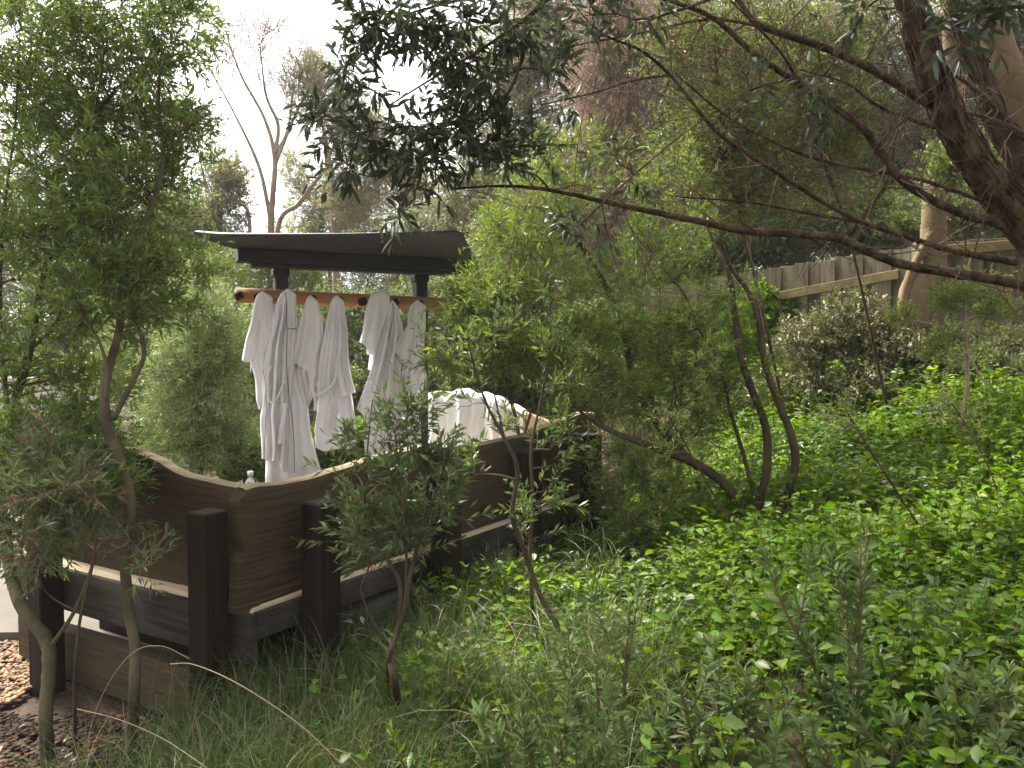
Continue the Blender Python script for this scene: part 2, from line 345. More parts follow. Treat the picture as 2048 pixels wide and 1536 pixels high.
def mul_reg(): return (random.uniform(-2.9, -1.0), random.uniform(2.1, 3.25))
blobs('bark_mulch', 'mulch_bark', 6500, mul_reg, .006, .02, 'dark bark mulch on the ground at lower left', 'mulch', .35)

# ================================================================== CORNER BENCH
C = np.array([-.987, 3.0]); dR = np.array([.522, .853]); nR = np.array([.853, -.522])       # right wing and its outward normal
dL = np.array([-.853, .522]); nL = np.array([-.522, -.853])                                   # left wing
def v3(p, z): return np.array([p[0], p[1], z])
bench = thing('corner_bench', 'dark timber U-shaped bench with wavy live-edge slab backs on thick posts', 'bench', (C[0], C[1], 0))
def slab(pix_top, pix_bot, p0, n2, th=.065, side_l=None, side_r=None, name='back_slab', label=None, inner=False):
    """slab from its outer-face outline in the photo: top curve and bottom curve; thickness away from n2"""
    n3 = v3(n2, 0.); p03 = v3(p0, 0.)
    T_ = np.array([onplane(x, y, p03, n3) for x, y in pix_top]); B_ = np.array([onplane(x, y, p03, n3) for x, y in [(x, y + 7) for x, y in pix_bot]])
    T_ = catmull(T_, 10); B_ = catmull(B_, 10)
    u = np.linspace(0, 1, 70)
    def rs(P):
        l = np.concatenate([[0], np.cumsum(np.linalg.norm(np.diff(P, axis=0), axis=1))]); l /= l[-1]; return np.stack([np.interp(u, l, P[:, k]) for k in range(3)], -1)
    T_, B_ = rs(T_), rs(B_); v = np.linspace(0, 1, 26)[:, None, None]
    Fg = B_[None] * (1 - v) + T_[None] * v
    d_ = nrm(T_[-1] - T_[0]); d_[2] = 0; d_ = nrm(d_)
    if side_l is not None: # wavy end
        vv = np.linspace(0, 1, 26); off = side_l(vv)[:, None] * np.clip(1 - u / .22, 0, 1)[None]
        Fg = Fg - d_[None, None] * off[..., None]
    Fg[-1, :, 2] += (.003 * np.sin(u * 13) + .0012 * np.sin(u * 31 + 1)); 
    jitter = .003 * np.sin(Fg[..., 2:3] * 11 + u[None, :, None] * 17)
    Fo = Fg + n3 * jitter; Bk = Fg - n3 * th; 
    e = .018; b = Buf()
    # rings around the section, with rounded top
    rows = [Fo[i] for i in range(24)] + [Fo[25]]
    top = Fo[-1]; rows[-1] = top - np.array([0, 0, e]); rows += [top - n3 * e * .35 - np.array([0, 0, e*.3])]
    rows_e = [rows[-1], top - n3 * e, top - n3 * (th - e) + np.array([0,0,.004]), top - n3 * (th - e * .3) - np.array([0,0,e*.4])]
    back = [Bk[i] for i in range(25, -1, -1)]; back[0] = back[0] - np.array([0, 0, e * 1.2])
    gridmesh(b, np.stack(rows), 'wood_slab'); gridmesh(b, np.stack(rows_e), 'wood_slab_edge'); gridmesh(b, np.stack([rows_e[-1]] + back), 'wood_slab' if not inner else 'wood_slab_edge')
    gridmesh(b, np.stack([Bk[0], Fo[0]]), 'wood_slab')
    for k in (0, -1):
        gridmesh(b, np.stack([np.stack(rows)[:, k], np.stack([Bk[i][k] for i in range(24)] + [Bk[25][k]] * 2)], 1), 'wood_slab')
    o = fixnormals(b.build(name, bench))
    if label: o['label'] = label
    return o
wave = lambda v: .012 * np.sin(v * 9) + .006 * np.sin(v * 21 + 1) - .02 * (v > .93)
slab([(488,980),(520,972),(565,968),(620,955),(680,938),(740,921),(790,905),(845,892)], [(476,1222),(500,1221),(560,1202),(640,1173),(720,1143),(800,1113),(905,1072)], C + nR * .0, nR, side_l=wave, label='near slab of the right wing, wavy end overlapping the corner')
slab([(832,903),(860,903),(930,895),(1000,880),(1060,868),(1100,850),(1140,835),(1168,824),(1192,826)], [(850,1093),(905,1072),(960,1053),(1020,1033),(1080,1010),(1140,988),(1192,970)], C - nR * .012, nR, label='far slab of the right wing rising to the end')
slab([(96,868),(150,872),(225,888),(300,916),(350,945),(420,962),(494,976)], [(96,1110),(125,1118),(250,1150),(380,1182),(495,1212)], C - dR * .0 + nL * -.005 + dR*.03, nL, label='left wing slab with curved pale top edge')
# far wing (inner face towards the camera)
Epos = C + dR * 3.02 - nR * .07
def slab_world(P0, dirv, n2, us, zt, zb, th=.06):
    n3 = v3(n2, 0.); u = np.linspace(us[0], us[1], 50); zt_ = np.interp(u, zt[0], zt[1]); b = Buf()
    v = np.linspace(0, 1, 12); Fr = np.array([[v3(P0 + dirv * uu, zb + (z1 - zb) * vv) for uu, z1 in zip(u, zt_)] for vv in v]); Bk = Fr - n3 * th
    gridmesh(b, Fr, 'wood_seat'); gridmesh(b, Bk[::-1], 'wood_slab'); gridmesh(b, np.stack([Fr[-1], (Fr[-1]+Bk[-1])/2 + np.array([0,0,.01]), Bk[-1]]), 'wood_slab_edge'); gridmesh(b, np.stack([Bk[0], Fr[0]]), 'wood_slab')  # sunlit side painted pale, outer side dark, on one slab
    for k in (0, -1): gridmesh(b, np.stack([Fr[:, k], Bk[:, k]], 1), 'wood_slab')
    o = fixnormals(b.build('back_slab', bench)); o['label'] = 'far wing slab, pale sunlit inner face'; return o
slab_world(Epos, dL, nL, (0, 1.7), ([0, .25, .6, .9, 1.3, 1.7], [.98, .96, 1.06, 1.14, 1.17, 1.1]), .56)
# seats: rounded planks
def plank(a2, b2, nout, o0, o1, z0, z1, m, name, seg=12, rnd=.02):
    """beam from a2 to b2 (plan), spanning offsets o0..o1 along nout, heights z0..z1, rounded"""
    sec = []
    for (cx_, cz_, a0) in ((o1 - rnd, z1 - rnd, 0), (o0 + rnd, z1 - rnd, 90), (o0 + rnd, z0 + rnd, 180), (o1 - rnd, z0 + rnd, 270)):
        for k in range(4):
            a = R(a0 + k * 30); sec.append((cx_ + rnd * math.cos(a), cz_ + rnd * math.sin(a)))
    b = Buf(); t = np.linspace(0, 1, 14); X = []
    for tt in t:
        p = a2 * (1 - tt) + b2 * tt; X.append([v3(p + nout * (s[0] + .003 * math.sin(tt * 9)), s[1] + .003 * math.sin(tt * 7 + s[0] * 20)) for s in sec])
    X = np.array(X); gridmesh(b, X, m, closed=True)
    for k in (0, -1):
        c = X[k].mean(0); n = X.shape[1]; b.add(np.vstack([X[k], c]), np.array([[i, (i+1) % n, n] for i in range(n)]), m, False)
    return fixnormals(b.build(name, bench))
eR = C + dR * 3.1; eL = C + dL * 1.62
plank(C + dR * .03, eR, nR, -.50, .02, .484, .522, 'wood_seat', 'seat')
plank(C - dL * .02, eL, nL, -.50, .02, .48, .518, 'wood_seat', 'seat')
plank(eR + dL * .1, eR + dL * 1.75, nL, .03, .5, .452, .52, 'wood_seat', 'seat')
plank(C - dR * .02, eR, nR, .022, .045, .40, .510, 'wood_fascia', 'fascia_log', rnd=.01)
plank(C - dL * .045, eL, nL, .022, .045, .31, .506, 'wood_fascia', 'fascia_board', rnd=.01)
plank(C + dR * .3, eR + dR*.05, nR, -.10, .085, .22, .375, 'wood_fascia', 'fascia_log', rnd=.03)
plank(C + dL * .15, eL + dL * .05, nL, -.06, .02, -.03, .20, 'wood_slab', 'lower_board', rnd=.008)
plank(C + dL * .1, eL, nL, -.42, -.36, .02, .44, 'wood_post', 'under_panel', rnd=.008)
plank(C + dR * .1, eR, nR, -.42, -.36, .02, .44, 'wood_post', 'under_panel', rnd=.008)
def along(px, base, dv, off):   # distance along wing whose outer offset point projects to px
    for s in np.arange(-.2, 4, .005):
        p = base + dv * s + off
        if abs((p[0] / p[1]) * F + CX - px) < 2.5: return p
    return base
def post(p, n2, dv, zt, wd=.108):
    b = Buf(); g = float(gz(p[0], p[1])) - .12; ax = [v3(dv, 0.), v3(n2, 0.), np.array([0,0,1.])]
    box(b, v3(p, (zt + g) / 2), (wd, wd, zt - g), 'wood_post', ax, bev=.006); return fixnormals(b.build('post', bench))
for px in (408, 78): post(along(px, C, dL, nL * .122), nL, dL, .90)
for px, zt in ((640, .90), (893, .90), (1060, .92), (1184, .95)): post(along(px, C, dR, nR * .122), nR, dR, zt, .112)
p_ = Epos + dL * 1.0 - nL * .125; post(p_, nL, dL, .95)

# ================================================================== ROBE RACK
A0 = W(475, 590, 5.0); A1 = W(930, 611, 5.65); rk = nrm((A1 - A0)[:2]); rn = np.array([rk[1], -rk[0]])   # rn faces the camera
rack = thing('robe_rack', 'black framed robe rack with curved black roof and round orange timber rail', 'rack', (A0[0] + .6, A0[1] + .3, 0))
b = Buf(); tube(b, np.array([A0 - v3(rk, 0) * .01, (A0 + A1) / 2, A1]), np.array([.047, .046, .045]), 'wood_rail', k=24, sub=4); fixnormals(b.build('rail', rack))
def on_rack(px, z, off=0.):
    for s in np.arange(-.6, 2.6, .004):
        p = A0[:2] + rk * s + rn * off
        if (p[0] / p[1]) * F + CX >= px: return v3(p, z)
for px in (563, 840):
    b = Buf(); p = on_rack(px, 0, -.11); box(b, v3(p[:2], 1.03), (.082, .11, 2.06), 'frame_black', [v3(rk, 0), v3(rn, 0), (0,0,1)], bev=.008)
    pp = v3(p[:2], 1.97); box(b, v3(p[:2], 2.0), (.105, .125, .06), 'frame_black', [v3(rk, 0), v3(rn, 0), (0,0,1)], bev=.018); fixnormals(b.build('post', rack))
def hpeg(px, py):
    p = on_rack(px, 0, .06 if px in (478, 725) else .015); z = CAMZ + (700 - py) / F * p[1]; b = Buf()
    box(b, v3(p[:2], z), (.045, .1, .05), 'wood_post', [nrm(v3(rk, .5)), v3(rn, 0), nrm(np.cross(nrm(v3(rk, .5)), v3(rn, 0)))], bev=.012); fixnormals(b.build('peg', rack))
for px, py in ((478, 592), (725, 604), (515, 596), (580, 592), (626, 600), (677, 602), (760, 598), (788, 606), (838, 610)): hpeg(px, py)
# beam
for (x0, x1, zt, zb, dep, off) in ((476, 946, 2.13, 2.052, .16, -.02), (503, 940, 2.05, 2.025, .12, -.04)):
    p0 = on_rack(x0, 0, off)[:2]; p1 = on_rack(x1, 0, off)[:2]; b = Buf(); c = (p0 + p1) / 2
    box(b, v3(c, (zt + zb) / 2), (np.linalg.norm(p1 - p0), dep, zt - zb), 'frame_black', [v3(rk, 0), v3(rn, 0), (0,0,1)], bev=.004); fixnormals(b.build('beam', rack))
# curved roof: near edge from the photo, trough on the beam, rear edge up again
near = [(388,472),(430,476),(470,477),(560,477),(680,476),(800,473),(880,470),(912,469),(925,475)]
near_d = [4.62, 4.58, 4.55, 4.6, 4.7, 4.82, 4.92, 4.96, 5.0]
NE = catmull([W(x, y, d) for (x, y), d in zip(near, near_d)], 6)
u = np.linspace(0, 1, len(NE)); tr0 = on_rack(470, 2.118, .02); tr1 = on_rack(950, 2.118, .02)
TR = tr0[None] * (1 - u[:, None]) + tr1[None] * u[:, None]; FE = TR - (NE - TR) * np.array([.6, .6, 0]); FE[:, 2] = NE[:, 2] - .02
v = np.linspace(-1, 1, 25); S_ = []
for vv in v:
    k = abs(vv); E = NE if vv < 0 else FE; p = TR * (1 - k) + E * k; p = p.copy(); p[:, 2] = TR[:, 2] + (E[:, 2] - TR[:, 2]) * k ** 1.7 + (.01 if k < .05 else .012) ; S_.append(p)
S_ = np.array(S_); T_ = S_ + np.array([0, 0, .03]); T_[0, :, 2] -= .016; b = Buf()
gridmesh(b, S_, 'roof_black'); gridmesh(b, T_[::-1], 'roof_black'); gridmesh(b, np.stack([S_[0], T_[0]]), 'roof_black'); gridmesh(b, np.stack([S_[-1], T_[-1]]), 'roof_black')
for k in (0, -1): gridmesh(b, np.stack([S_[:, k], T_[:, k]], 1), 'roof_black')
fixnormals(b.build('roof', rack))
b = Buf(); p0 = on_rack(440, 0, .0)[:2]; p1 = on_rack(935, 0, .0)[:2]
box(b, v3((p0 + p1) / 2, .515), (np.linalg.norm(p1 - p0), .3, .05), 'wood_post', [v3(rk, 0), v3(rn, 0), (0,0,1)], bev=.008); fixnormals(b.build('shelf', rack))
for px in (450, 925):
    b = Buf(); p = on_rack(px, 0, 0)[:2]; box(b, v3(p, .255), (.07, .26, .47), 'wood_post', [v3(rk, 0), v3(rn, 0), (0,0,1)]); fixnormals(b.build('shelf_leg', rack))
# bottle
bp_ = on_rack(497, .545, .05); bo = thing('bottle', 'small clear bottle with white cap and blue label beside the robes', 'bottle', bp_)
def lathe(buf, c, prof, m, k=24):
    a = np.arange(k) / k * 2 * np.pi; X = np.array([[(c[0] + r * math.cos(t), c[1] + r * math.sin(t), c[2] + z) for t in a] for r, z in prof]); gridmesh(buf, X, m, closed=True)
b = Buf(); lathe(b, bp_, [(.0001,0),(.021,.0),(.024,.006),(.024,.125),(.022,.14),(.013,.155),(.012,.165),(.0001,.165)], 'bottle_glass'); fixnormals(b.build('glass_body', bo))
b = Buf(); lathe(b, bp_, [(.0001,.166),(.0175,.166),(.0175,.19),(.016,.193),(.0001,.193)], 'cap_white'); fixnormals(b.build('cap', bo))
b = Buf(); a = np.linspace(-1.9, .2, 16); X = np.array([[(bp_[0] + .0248 * math.cos(t), bp_[1] + .0248 * math.sin(t), bp_[2] + z) for t in a] for z in (.03, .11)]); gridmesh(b, X, 'label_blue'); b.build('label_band', bo)

# ================================================================== ROBES
def Z3(X, Y): return (460 + X / 3.657, 560 + Y / 3.657)
def cloth(buf, left, right, hem, off, th0=.02, th1=.06, folds=7, amp=.016, seed=0, nu=150, nv=80):
    """hanging cloth tube between two silhouettes; hem = list of (x,y) under it"""
    left = np.array([Z3(*p) for p in left]); right = np.array([Z3(*p) for p in right]); hem = np.array([Z3(*p) for p in hem])
    rg = np.random.default_rng(seed); y0 = min(left[0, 1], right[0, 1])
    ph = rg.uniform(0, 6.28, 6); fr = folds * rg.uniform(.7, 1.5, 6)
    a = np.arange(nu) / nu * 2 * np.pi; xf = .5 - .5 * np.cos(a); t = np.linspace(0, 1, nv) ** .8
    xb = hem[:, 0]; X = np.zeros((nv, nu, 3))
    for j in range(nu):
        xe = hem[0, 0] + (hem[-1, 0] - hem[0, 0]) * xf[j]; yb = np.interp(xe, hem[:, 0], hem[:, 1]) - (5 if math.sin(a[j]) < 0 else 0)
        y = y0 + (yb - y0) * t
        l = np.interp(y, left[:, 1], left[:, 0]); r = np.interp(y, right[:, 1], right[:, 0]); wpx = np.maximum(r - l, 1)
        rd = np.sqrt(np.clip(1 - (1 - np.clip((y - y0) / 14, 0, 1)) ** 2, 0, 1)); mid = (l + r) / 2
        x = mid + (l + wpx * xf[j] - mid) * np.maximum(rd, .15)
        g = np.clip((y - y0) / 60, 0, 1)
        f = sum(np.sin(xf[j] * fr[k] * 3.0 + ph[k] + .25 * math.sin(k) * y / 60) / (1 + .5 * k) for k in range(6)) / 2.0
        f = np.sign(f) * np.abs(f) ** .8
        T_ = (th0 + (th1 - th0) * np.clip((y - y0) / 250, 0, 1)) * rd
        s = math.sin(a[j]); dep = T_ * np.sign(s) * abs(s) ** .6 + 1.4 * amp * (.25 + g) * f * g + .006 * np.sin(y * .11 + 5 * xf[j] + ph[1]) * g
        x = x + 1.6 * g * np.sin(y * .045 + ph[2] + xf[j] * 3)
        for i in range(nv):
            p = on_cache(x[i], off + dep[i]); X[i, j] = (p[0], p[1], CAMZ + (700 - y[i]) / F * p[1])
    gridmesh(buf, X, 'robe_cotton', closed=True)
def on_cache(px, off):           # analytic: point on the rack line at pixel column px, offset towards the camera
    k = (px - CX) / F; q = A0[:2] + rn * off; s = (k * q[1] - q[0]) / (rk[0] - k * rk[1]); return q + rk * s
def zpt(X, Y, off):
    px, py = Z3(X, Y); p = on_cache(px, off); return np.array([p[0], p[1], CAMZ + (700 - py) / F * p[1]])
def ribbon(buf, pts, off, wd, m='robe_cotton', th=.004):
    P = catmull([zpt(x, y, off + (o[0] if o else 0)) for x, y, *o in pts], 8); T = nrm(np.gradient(P, axis=0)); S = nrm(np.cross(T, v3(rn, 0.)))
    N = np.cross(S, T); X = np.stack([P - S*wd/2 - N*th, P + S*wd/2 - N*th, P + S*wd/2 + N*th, P - S*wd/2 + N*th], 1); gridmesh(buf, X, m, closed=True)
def pipe(pts, off, par, r=.0022):
    b = Buf(); P = np.array([zpt(x, y, off) for x, y in pts]); tube(b, P, np.full(len(P), r), 'piping_navy', k=5, sub=5); b.build('piping', par)
GR = 'white robes hanging on the timber rail'
def robe(label, pieces, seed, x0, y0):
    p = zpt(x0, y0, .08); o = thing('bathrobe', label, 'bathrobe', p, GR)
    for k, (nm, L_, R_, H_, off, th1, fo, am) in enumerate(pieces):
        b = Buf(); cloth(b, L_, R_, H_, off, th1=th1, folds=fo, amp=am, seed=seed * 10 + k); fixnormals(b.build(nm, o))
    return o
r1 = robe('white robe at the left end of the rail, narrow and partly behind a longer robe', [
 ('robe_body', [(208,85),(190,150),(165,260),(150,420),(145,600),(175,720),(190,880),(212,950)], [(275,85),(318,130),(330,250),(335,600),(335,950)], [(212,945),(250,965),(335,960)], .06, .045, 5, .016),
 ('sleeve', [(205,92),(180,190),(148,310),(118,430),(97,560),(94,590)], [(262,92),(250,240),(215,420),(180,560),(150,640)], [(94,582),(105,600),(145,598),(165,690)], .10, .03, 3, .01)], 1, 240, 90)
r2 = robe('longest white robe with dark piping hanging in front of the left rack post', [
 ('robe_back', [(395,110),(350,400),(300,800),(262,1300),(245,1490)], [(480,110),(500,400),(522,780),(562,900),(592,1100),(622,1280),(652,1400),(650,1440)], [(245,1490),(380,1476),(500,1462),(650,1436)], .05, .06, 5, .02),
 ('robe_body', [(385,72),(370,115),(335,190),(322,280),(290,420),(262,560),(240,650),(235,900),(222,1000),(218,1310)], [(470,66),(492,95),(492,180),(502,340),(480,500),(474,700),(465,1000),(466,1418)], [(218,1308),(270,1325),(350,1326),(372,1400),(420,1415),(466,1416)], .10, .06, 8, .022)], 2, 440, 80)
b = Buf(); ribbon(b, [(298,630),(278,700),(276,860),(300,895),(345,862),(388,760),(405,735)], .19, .014); b.build('belt', r2)
b = Buf(); ribbon(b, [(402,900),(390,1000),(370,1100),(355,1200)], .19, .028); b.build('belt', r2)
pipe([(412,90),(419,200),(420,400),(414,600),(425,800),(448,1000),(461,1200),(463,1415)], .175, r2); pipe([(422,352),(455,358),(498,350)], .15, r2, .002); pipe([(240,650),(262,800),(262,950),(245,1200),(240,1310)], .165, r2, .0016)
r3 = robe('short white robe with pointed draped sleeve, third from the left on the rail', [
 ('robe_body', [(565,118),(545,200),(510,340),(470,480),(440,585)], [(620,115),(652,160),(678,280),(675,420),(655,600),(640,700)], [(438,590),(520,642),(568,672),(590,770),(640,690)], .09, .045, 5, .016),
 ('sleeve', [(560,300),(520,480),(480,640),(470,690),(505,760),(540,930)], [(640,300),(650,600),(640,720),(612,850),(566,940)], [(538,900),(550,948),(566,930)], .05, .035, 4, .014)], 3, 600, 118)
r4 = robe('white robe with a looped belt, fourth from the left on the rail', [
 ('robe_body', [(760,300),(700,600),(650,830),(640,960),(610,1100),(613,1240)], [(840,300),(870,600),(886,830),(898,950),(922,1080),(924,1200),(915,1240)], [(613,1228),(680,1258),(800,1236),(915,1242)], .05, .055, 5, .02),
 ('sleeve', [(760,116),(735,180),(702,360),(662,480),(636,620),(630,740),(636,850)], [(808,114),(838,155),(850,300),(870,500),(886,700),(912,820)], [(636,846),(740,832),(782,866),(912,822)], .09, .05, 6, .018),
 ('lapel', [(770,560),(745,760),(720,900),(680,1095)], [(800,560),(790,760),(770,1000),(735,1125)], [(680,1092),(735,1125)], .115, .02, 2, .008)], 4, 790, 118)
b = Buf(); ribbon(b, [(784,675),(742,775),(645,842),(612,830),(603,760),(612,705),(632,690)], .17, .022); b.build('belt', r4)
b = Buf(); ribbon(b, [(615,838),(622,890),(620,955)], .17, .02); b.build('belt', r4)
r5 = robe('wide short white robe hung on the rail right of the bare wedge peg', [
 ('robe_body', [(1085,86),(1030,115),(1008,170),(985,260),(960,400),(946,455)], [(1150,80),(1170,110),(1178,300),(1165,560)], [(946,452),(1000,488),(1006,545),(1165,555)], .10, .05, 4, .016),
 ('sleeve', [(1060,300),(1020,500),(1010,650)], [(1150,300),(1150,650)], [(1010,655),(1080,680),(1150,670)], .05, .04, 3, .012)], 5, 1110, 90)
r6 = robe('white robe with a folded point at lower left, second from the right on the rail', [
 ('robe_body', [(1178,150),(1130,330),(1060,520),(1020,680),(985,800),(940,910),(924,950)], [(1205,148),(1232,200),(1262,360),(1258,600),(1245,900),(1235,1000)], [(924,945),(975,992),(1035,935),(1100,985),(1235,1000)], .12, .06, 4, .022),
 ('robe_back', [(1100,400),(1030,800),(985,1000),(975,1330)], [(1240,400),(1240,900),(1225,1330)], [(975,1320),(1080,1335),(1225,1310)], .05, .05, 6, .018)], 6, 1195, 150)
pipe([(1190,170),(1200,240),(1180,350),(1158,445)], .175, r6)
r7 = robe('white robe at the right end of the rail, half hidden by green foliage', [
 ('robe_body', [(1345,152),(1318,190),(1308,260),(1290,420),(1270,640),(1235,800),(1200,900),(1190,1300)], [(1400,150),(1432,185),(1432,400),(1418,700),(1402,900),(1392,1300)], [(1190,1290),(1392,1290)], .09, .05, 6, .018),
 ('sleeve', [(1330,280),(1260,400),(1200,520),(1240,585)], [(1360,280),(1330,500),(1300,620)], [(1200,515),(1240,590),(1300,615)], .14, .025, 3, .01)], 7, 1380, 160)
pipe([(1200,522),(1240,590),(1262,615),(1300,600)], .175, r7)
# towels over the far wing
tw = thing('draped_towel', 'heap of white robes draped over the far bench back', 'towel', v3(Epos + dL * .9, 1.1))
b = Buf(); nu_, nv_ = 160, 70; us = np.linspace(.52, 1.42, nu_); prof = np.linspace(-1, 1, nv_)
X = np.zeros((nu_, nv_, 3)); zt = np.interp(us, [.5, .6, .75, .9, 1.1, 1.2, 1.42], [1.05, 1.09, 1.14, 1.18, 1.20, 1.16, 1.15])
for i, uu in enumerate(us):
    for j, q in enumerate(prof):
        drop = .62 if q < 0 else .5; s = abs(q); rr = .055
        if s < .15: a = s / .15 * (math.pi / 2); off = rr * math.sin(a); z = zt[i] - rr * (1 - math.cos(a))
        else: off = rr + (s - .15) * .05; z = zt[i] - rr - (s - .15) / .85 * drop
        off += (.020 * math.sin(uu * 19 + s * 1.5) + .010 * math.sin(uu * 47 + 1 + s * 3) + .004 * math.sin(uu * 101)) * min(1, s * 3)
        z += .008 * math.sin(uu * 45) + .01 * math.sin(uu * 23 + 2)
        sgn = 1 if q < 0 else -1; p = Epos + dL * (uu + .012 * math.sin(z * 20 + uu * 9)) + nL * (off * sgn - .03); X[i, j] = (p[0], p[1], z)
gridmesh(b, X, 'robe_cotton'); b.build('cloth', tw)

# ================================================================== FENCE, WALL, LID
fence = thing('paling_fence', 'weathered timber paling fence stepping up the slope behind the shrubs', 'fence', W(1500, 700, 8.0))
def fpt(px):   # plan position of fence at pixel column
    d = np.interp(px, [1100, 1190, 1500, 1850, 2300], [10.2, 9.8, 8.3, 7.0, 6.0]); return d
tops = ([1100,1190,1300,1400,1500,1600,1700,1850,1960,2300],[606,592,577,560,545,528,512,490,478,455])
pb = Buf(); x = 1100.; k = 0
while x < 2300:
    wpx = .105 / fpt(x) * F if k % 2 else .16 / fpt(x) * F
    x1 = x + wpx; d0, d1 = fpt(x), fpt(x1); yt = np.interp((x + x1) / 2, *tops) + random.uniform(-2, 2); zt = W(x, yt, (d0 + d1) / 2)[2]
    p0 = W(x, 700, d0)[:2]; p1 = W(x1, 700, d1)[:2]; c = (p0 + p1) / 2; dv = nrm(p1 - p0); nv = np.array([dv[1], -dv[0]])
    zb = min(float(gz(c[0], c[1])) - .1, CAMZ - .1)
    box(pb, v3(c + nv * (.012 if k % 2 else -.012), (zt + zb) / 2), (np.linalg.norm(p1 - p0) + .03, .018, zt - zb), 'fence_board', [v3(dv, 0), v3(nv, 0), (0,0,1)], bev=.002); x = x1; k += 1
fixnormals(pb.build('paling_panel', fence))
def frail(pts, hgt=.085):
    b = Buf()
    for (xa, ya), (xb, yb) in zip(pts[:-1], pts[1:]):
        a = W(xa, ya, fpt(xa) - .06); c = W(xb, yb, fpt(xb) - .06); d = nrm(c - a); nv = nrm(np.array([d[1], -d[0], 0])); up = np.cross(d, nv); up *= np.sign(up[2])
        box(b, (a + c) / 2, (np.linalg.norm(c - a) - .004, .05, hgt), 'fence_rail', [d, nv, up], bev=.004)
    fixnormals(b.build('rail', fence))
frail([(1190,640),(1380,612),(1560,592),(1800,548)]); frail([(1830,505),(2300,470)]); frail([(1550,800),(1850,700),(2010,680),(2300,650)])
for px, y0, y1 in ((1525, 570, 700), (1180, 600, 760), (1838, 485, 720)):
    b = Buf(); d = fpt(px) - .12; p = W(px, y0, d); g = float(gz(p[0], p[1])); box(b, (p[0], p[1], (p[2] + g) / 2 - .05), (.09, .09, p[2] - g + .1), 'fence_board'); fixnormals(b.build('post', fence))
# low pale wall behind the left trees
b = Buf(); p = W(-60, 762, 9.5); q = W(130, 762, 9.5); c = (p + q) / 2
wl = thing('garden_wall', 'low pale rendered garden wall behind the left foliage', 'wall', (c[0], c[1], 0))
box(b, (c[0], c[1], c[2] / 2 - .05), (q[0] - p[0], .2, c[2] + .1), 'wall_pale'); fixnormals(b.build('wall_body', wl)); b = Buf(); box(b, (c[0], c[1], c[2] + .02), (q[0] - p[0] + .06, .28, .05), 'wall_pale'); fixnormals(b.build('coping', wl))
# grey lid in the ground cover
dl_ = gd(1852, 850) - .15; lc = W(1853, 824, dl_ - .12); lid = thing('garden_light', 'grey round metal garden fitting poking above bright ground cover at right', 'garden light', lc)
b = Buf(); lathe(b, lc, [(.0001,-.004),(.055,-.006),(.078,.004),(.08,.012),(.074,.018),(.065,.016),(.058,.004),(.0001,.002)], 'lid_grey', 32); o = fixnormals(b.build('rim', lid)); o.rotation_euler = (R(14), R(-16), 0)
b = Buf(); lathe(b, lc + np.array([0,0,.0]), [(.0001,-.006),(.02,-.008),(.02,-.6),(.0001,-.6)], 'lid_grey', 12); fixnormals(b.build('stake', lid))

